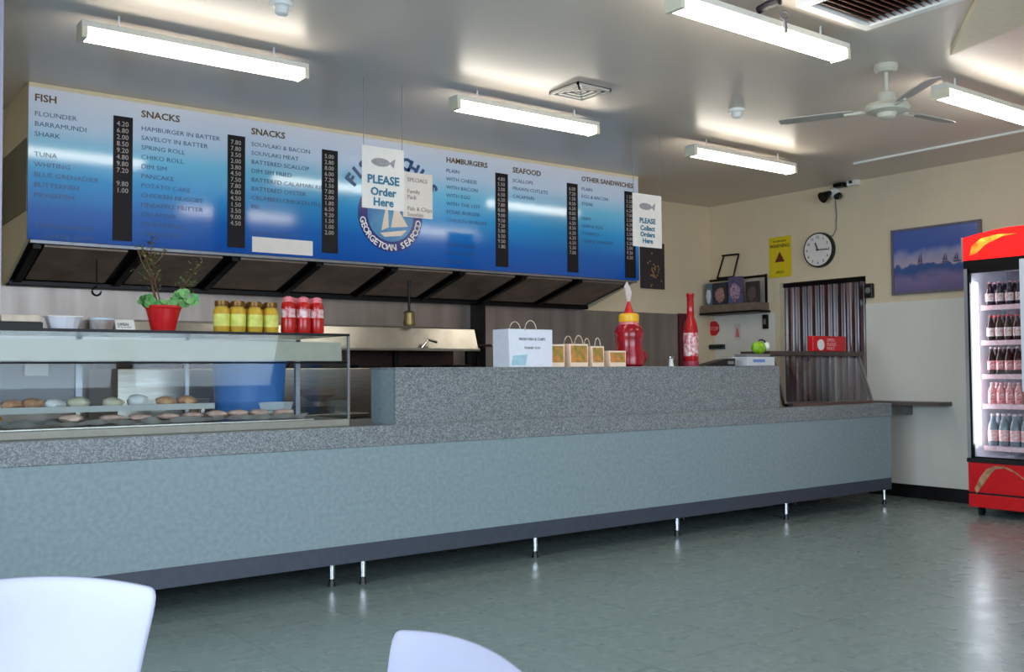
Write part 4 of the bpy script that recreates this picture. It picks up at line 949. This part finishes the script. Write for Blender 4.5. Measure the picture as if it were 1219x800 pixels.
# ------------------------------------------------------------------ ceiling fittings
M_tube = mat('lit_fluorescent_diffuser', (255, 246, 230), .4, emit=TUBE)
def batten(label, x0, x1, y, z=3.03):
    t = thing('fluorescent_batten', label, 'ceiling light', ((x0+x1)/2, y, z), 'fluorescent battens')
    obj('housing', box(NB(), x0, x1, y-.055, y+.055, z+.028, z+.062, .004), mat('batten_enamel', (214, 210, 200), .4, noise=.02), t)
    bm = NB(); prism(bm, [(x0+.03, y-.05, z+.028), (x0+.03, y-.052, z-.005), (x0+.03, y-.035, z-.028), (x0+.03, y+.035, z-.028), (x0+.03, y+.052, z-.005), (x0+.03, y+.05, z+.028)], (x1-x0-.06, 0, 0))
    obj('diffuser', bm, M_tube, t)
    for x in (x0, x1-.03): obj('end_cap', box(NB(), x, x+.03, y-.058, y+.058, z-.032, z+.03, .004), mat('end_cap_cream', (222, 214, 190), .4, noise=.02), t)
    for x in (x0+.2, x1-.2): obj('hanger', frustum(NB(), (x, y, z+.06), (x, y, ZC), .006, seg=8), M_white, t)
    return t
batten('fluorescent batten light nearest the left end of the menu board', 1.27, 2.55, 5.43)
batten('fluorescent batten light in the middle of the ceiling before the square vent', 3.63, 4.90, 5.455)
batten('fluorescent batten light nearest the viewer with the black cable bundle', 3.49, 4.87, 3.31)
batten('fluorescent batten light farthest away near the back right corner', 6.0, 7.33, 5.52)
batten('fluorescent batten light right of the ceiling fan', 6.04, 7.40, 3.39)

fan = thing('ceiling_fan', 'cream three-blade ceiling fan on a short rod', 'ceiling fan', (5.60, 3.49, ZC-.3))
fx, fy = 5.60, 3.49
M_fan = mat('fan_cream', (212, 204, 186), .4, noise=.02)
obj('canopy', lathe(NB(), [(.055, -.05), (.072, -.03), (.072, -.001)], (fx, fy, ZC), 24), M_fan, fan, smooth=True)
obj('down_rod', frustum(NB(), (fx, fy, ZC-.05), (fx, fy, ZC-.18), .013, seg=12), M_fan, fan, smooth=True)
obj('motor', lathe(NB(), [(.03, -.345), (.05, -.335), (.06, -.31), (.125, -.30), (.14, -.28), (.125, -.255), (.06, -.245), (.058, -.19), (.045, -.175)], (fx, fy, ZC), 28), M_fan, fan, smooth=True)
for ang in (152, 32, -88):
    a = math.radians(ang) ; d = (_r*math.cos(a)+Vector((math.sin(YAW), math.cos(YAW), 0))*math.sin(a)).normalized(); s = Vector((-d.y, d.x, 0))
    c = Vector((fx, fy, ZC-.285))
    bm = NB(); tl_ = Vector((0, 0, .006))
    pts = []
    for u, wd in ((.2, .03), (.28, .042), (.5, .048), (.62, .046), (.67, .03)): pts.append(c+d*u+s*wd+tl_)
    for u, wd in ((.67, .03), (.62, .046), (.5, .048), (.28, .042), (.2, .03)): pts.append(c+d*u-s*wd-tl_)
    prism(bm, [tuple(p) for p in pts], (0, 0, .006)); bl_ = obj('blade', bm, mat('fan_blade_grey', (176, 170, 160), .4, noise=.03), fan)
    bm = NB(); tube(bm, [c+d*.11, c+d*.26], .012, 8); obj('blade_arm', bm, M_fan, bl_)

def detector(label, x, y):
    t = thing('smoke_detector', label, 'smoke detector', (x, y, ZC-.07))
    obj('base', lathe(NB(), [(.058, -.022), (.062, -.012), (.062, 0)], (x, y, ZC-.001), 24), M_white, t, smooth=True)
    obj('sensor_head', lathe(NB(), [(.02, -.07), (.034, -.06), (.036, -.03), (.045, -.022)], (x, y, ZC-.001), 24), M_white, t, smooth=True)
detector('white smoke detector cut by the top edge above the left batten', 2.09, 4.735)
detector('white smoke detector above the far right batten light', 5.663, 4.745)
vt = thing('ceiling_vent', 'square white ceiling air diffuser with dark slots', 'air vent', (4.40, 5.045, ZC-.02))
for k in range(4):
    s0 = .15-.037*k; bm = NB()
    for x0, x1, y0, y1 in ((-s0, s0, -s0, -s0+.014), (-s0, s0, s0-.014, s0), (-s0, -s0+.014, -s0, s0), (s0-.014, s0, -s0, s0)): box(bm, 4.40+x0, 4.40+x1, 5.045+y0, 5.045+y1, ZC-.022+.004*k, ZC-.006)
    obj('vane', bm, mat('vent_white', (190, 184, 176), .4, noise=.02), vt)
obj('dark_throat', box(NB(), 4.25, 4.55, 4.895, 5.195, ZC-.006, ZC-.001), M_filterf, vt)
# return-air grille near viewer
gx1, gy1 = 4.83, 3.13; gx0, gy0 = gx1-.62, gy1-.62
ag = thing('air_grille', 'white framed ceiling grille with brown louvres at the top edge', 'air grille', ((gx0+gx1)/2, (gy0+gy1)/2, ZC-.05))
bm = NB()
for x0, x1, y0, y1 in ((gx0, gx1, gy0, gy0+.055), (gx0, gx1, gy1-.055, gy1), (gx0, gx0+.055, gy0+.055, gy1-.055), (gx1-.055, gx1, gy0+.055, gy1-.055)): box(bm, x0, x1, y0, y1, ZC-.045, ZC-.001, .003)
obj('frame', bm, M_white, ag)
obj('backing', box(NB(), gx0+.05, gx1-.05, gy0+.05, gy1-.05, ZC-.006, ZC-.001), M_filterf, ag)
bm = NB()
for k in range(12):
    y = gy0+.07+k*.041; prism(bm, [(gx0+.055, y, ZC-.036), (gx0+.055, y+.006, ZC-.036), (gx0+.055, y+.032, ZC-.010), (gx0+.055, y+.026, ZC-.010)], (gx1-gx0-.11, 0, 0))
obj('louvres', bm, mat('brown_louvre', (130, 82, 62), .5, noise=.15), ag)
# cable bundle hanging over nearest batten
def atz(x, y, z):
    d = Vector(((x-IW/2)/FPX, -(y-IH/2)/FPX, 1)); v = _r2*d.x+_u2*d.y+_f; t = (z-CH)/v.z
    return Vector((v.x*t, v.y*t, z))
kb = thing('cable_bundle', 'black cable bundle with plug lying over the nearest batten light', 'cable', tuple(atz(915, 12, 3.10)))
p0, p1 = atz(903, 14, 3.112), atz(928, 3, 3.12)
obj('plug_body', tube(NB(), [p0+Vector((0, 0, .008)), p0.lerp(p1, .5)+Vector((0, 0, .014)), p1+Vector((0, 0, .008))], .022, 8), mat('black_rubber', (34, 28, 38), .5, noise=.2), kb)
q = atz(934, 18, 3.08)
obj('hanging_loop', tube(NB(), [q+Vector((.022*math.cos(a)*.8, -.022*math.cos(a)*.6, .022*math.sin(a))) for a in [k*PI/6 for k in range(12)]], .005, 6), mat('grey_rubber', (96, 90, 96), .5, noise=.1), kb)
obj('cable_tail', tube(NB(), [q+Vector((0, 0, -.02)), q+Vector((.004, 0, -.05)), q+Vector((.006, -.002, -.09))], .010, 6), mat('grey_rubber', (96, 90, 96)), kb)
obj('hanger_wire', tube(NB(), [p1, p1+Vector((.02, .0, ZC-p1.z))], .004, 6), M_black, kb)
# ------------------------------------------------------------------ foreground chairs
def chair(label, loc, rz, ztop=.82, wtop=.235):
    t = thing('cafe_chair', label, 'chair', loc, None, rz)
    # local frame: +y forward; profile of the shell
    prof = [(.24, .425), (.22, .45), (.10, .452), (-.04, .443), (-.14, .445), (-.195, .47), (-.225, .53), (-.25, .62), (-.275, .71), (-.30, ztop)]
    ws = [.19, .21, .22, .22, .218, .212, .205, .213, .224, wtop]
    bm = NB(); g = []; nu = 16
    for k, ((y, z), w_) in enumerate(zip(prof, ws)):
        row = []
        for i in range(nu+1):
            u = -1+2*i/nu
            back = max(0, (k-4)/5)
            dy = .035*u*u*back; dz = (0.012*u*u if k < 6 else 0) - (.022*u*u*(back**4))
            row.append(bm.verts.new((u*w_, y+dy, z+dz)))
        g.append(row)
    for a, b in zip(g, g[1:]):
        for i in range(nu): bm.faces.new((a[i], a[i+1], b[i+1], b[i]))
    bmesh.ops.recalc_face_normals(bm, faces=bm.faces)
    o = obj('shell', bm, M_chair, t, smooth=True, local=True)
    s = o.modifiers.new('thickness', 'SOLIDIFY'); s.thickness = .009; s.offset = 0
    sb_ = o.modifiers.new('smooth', 'SUBSURF'); sb_.levels = 2; sb_.render_levels = 2; sb_.boundary_smooth = 'PRESERVE_CORNERS'
    for sx in (-1, 1):
        obj('leg', tube(NB(), [(sx*.13, .12, .437), (sx*.17, .19, .42), (sx*.21, .23, 0)], .010, 10), M_chrome, t, smooth=True, local=True)
        obj('leg', tube(NB(), [(sx*.13, -.08, .430), (sx*.17, -.13, .41), (sx*.21, -.22, 0)], .010, 10), M_chrome, t, smooth=True, local=True)
    obj('seat_frame', box(NB(), -.14, .14, -.10, .13, .424, .438), M_black, t, local=True)
    return t
def chair_by_back(label, top, facing, **k):
    """top = world position of the middle of the back's upper edge; facing = angle of the seat's forward direction"""
    rz = facing-PI/2; f_ = Vector((math.cos(facing), math.sin(facing), 0))
    loc = Vector(top)+f_*.30; loc.z = 0
    return chair(label, tuple(loc), rz, **k)
chair_by_back('white moulded chair at the bottom left corner', (.485, 2.27, 0), math.atan2(-.8, -.6), ztop=.828, wtop=.245)
chair_by_back('white moulded chair at the bottom centre, back turned', (.895, 1.275, 0), math.radians(177), ztop=.828)
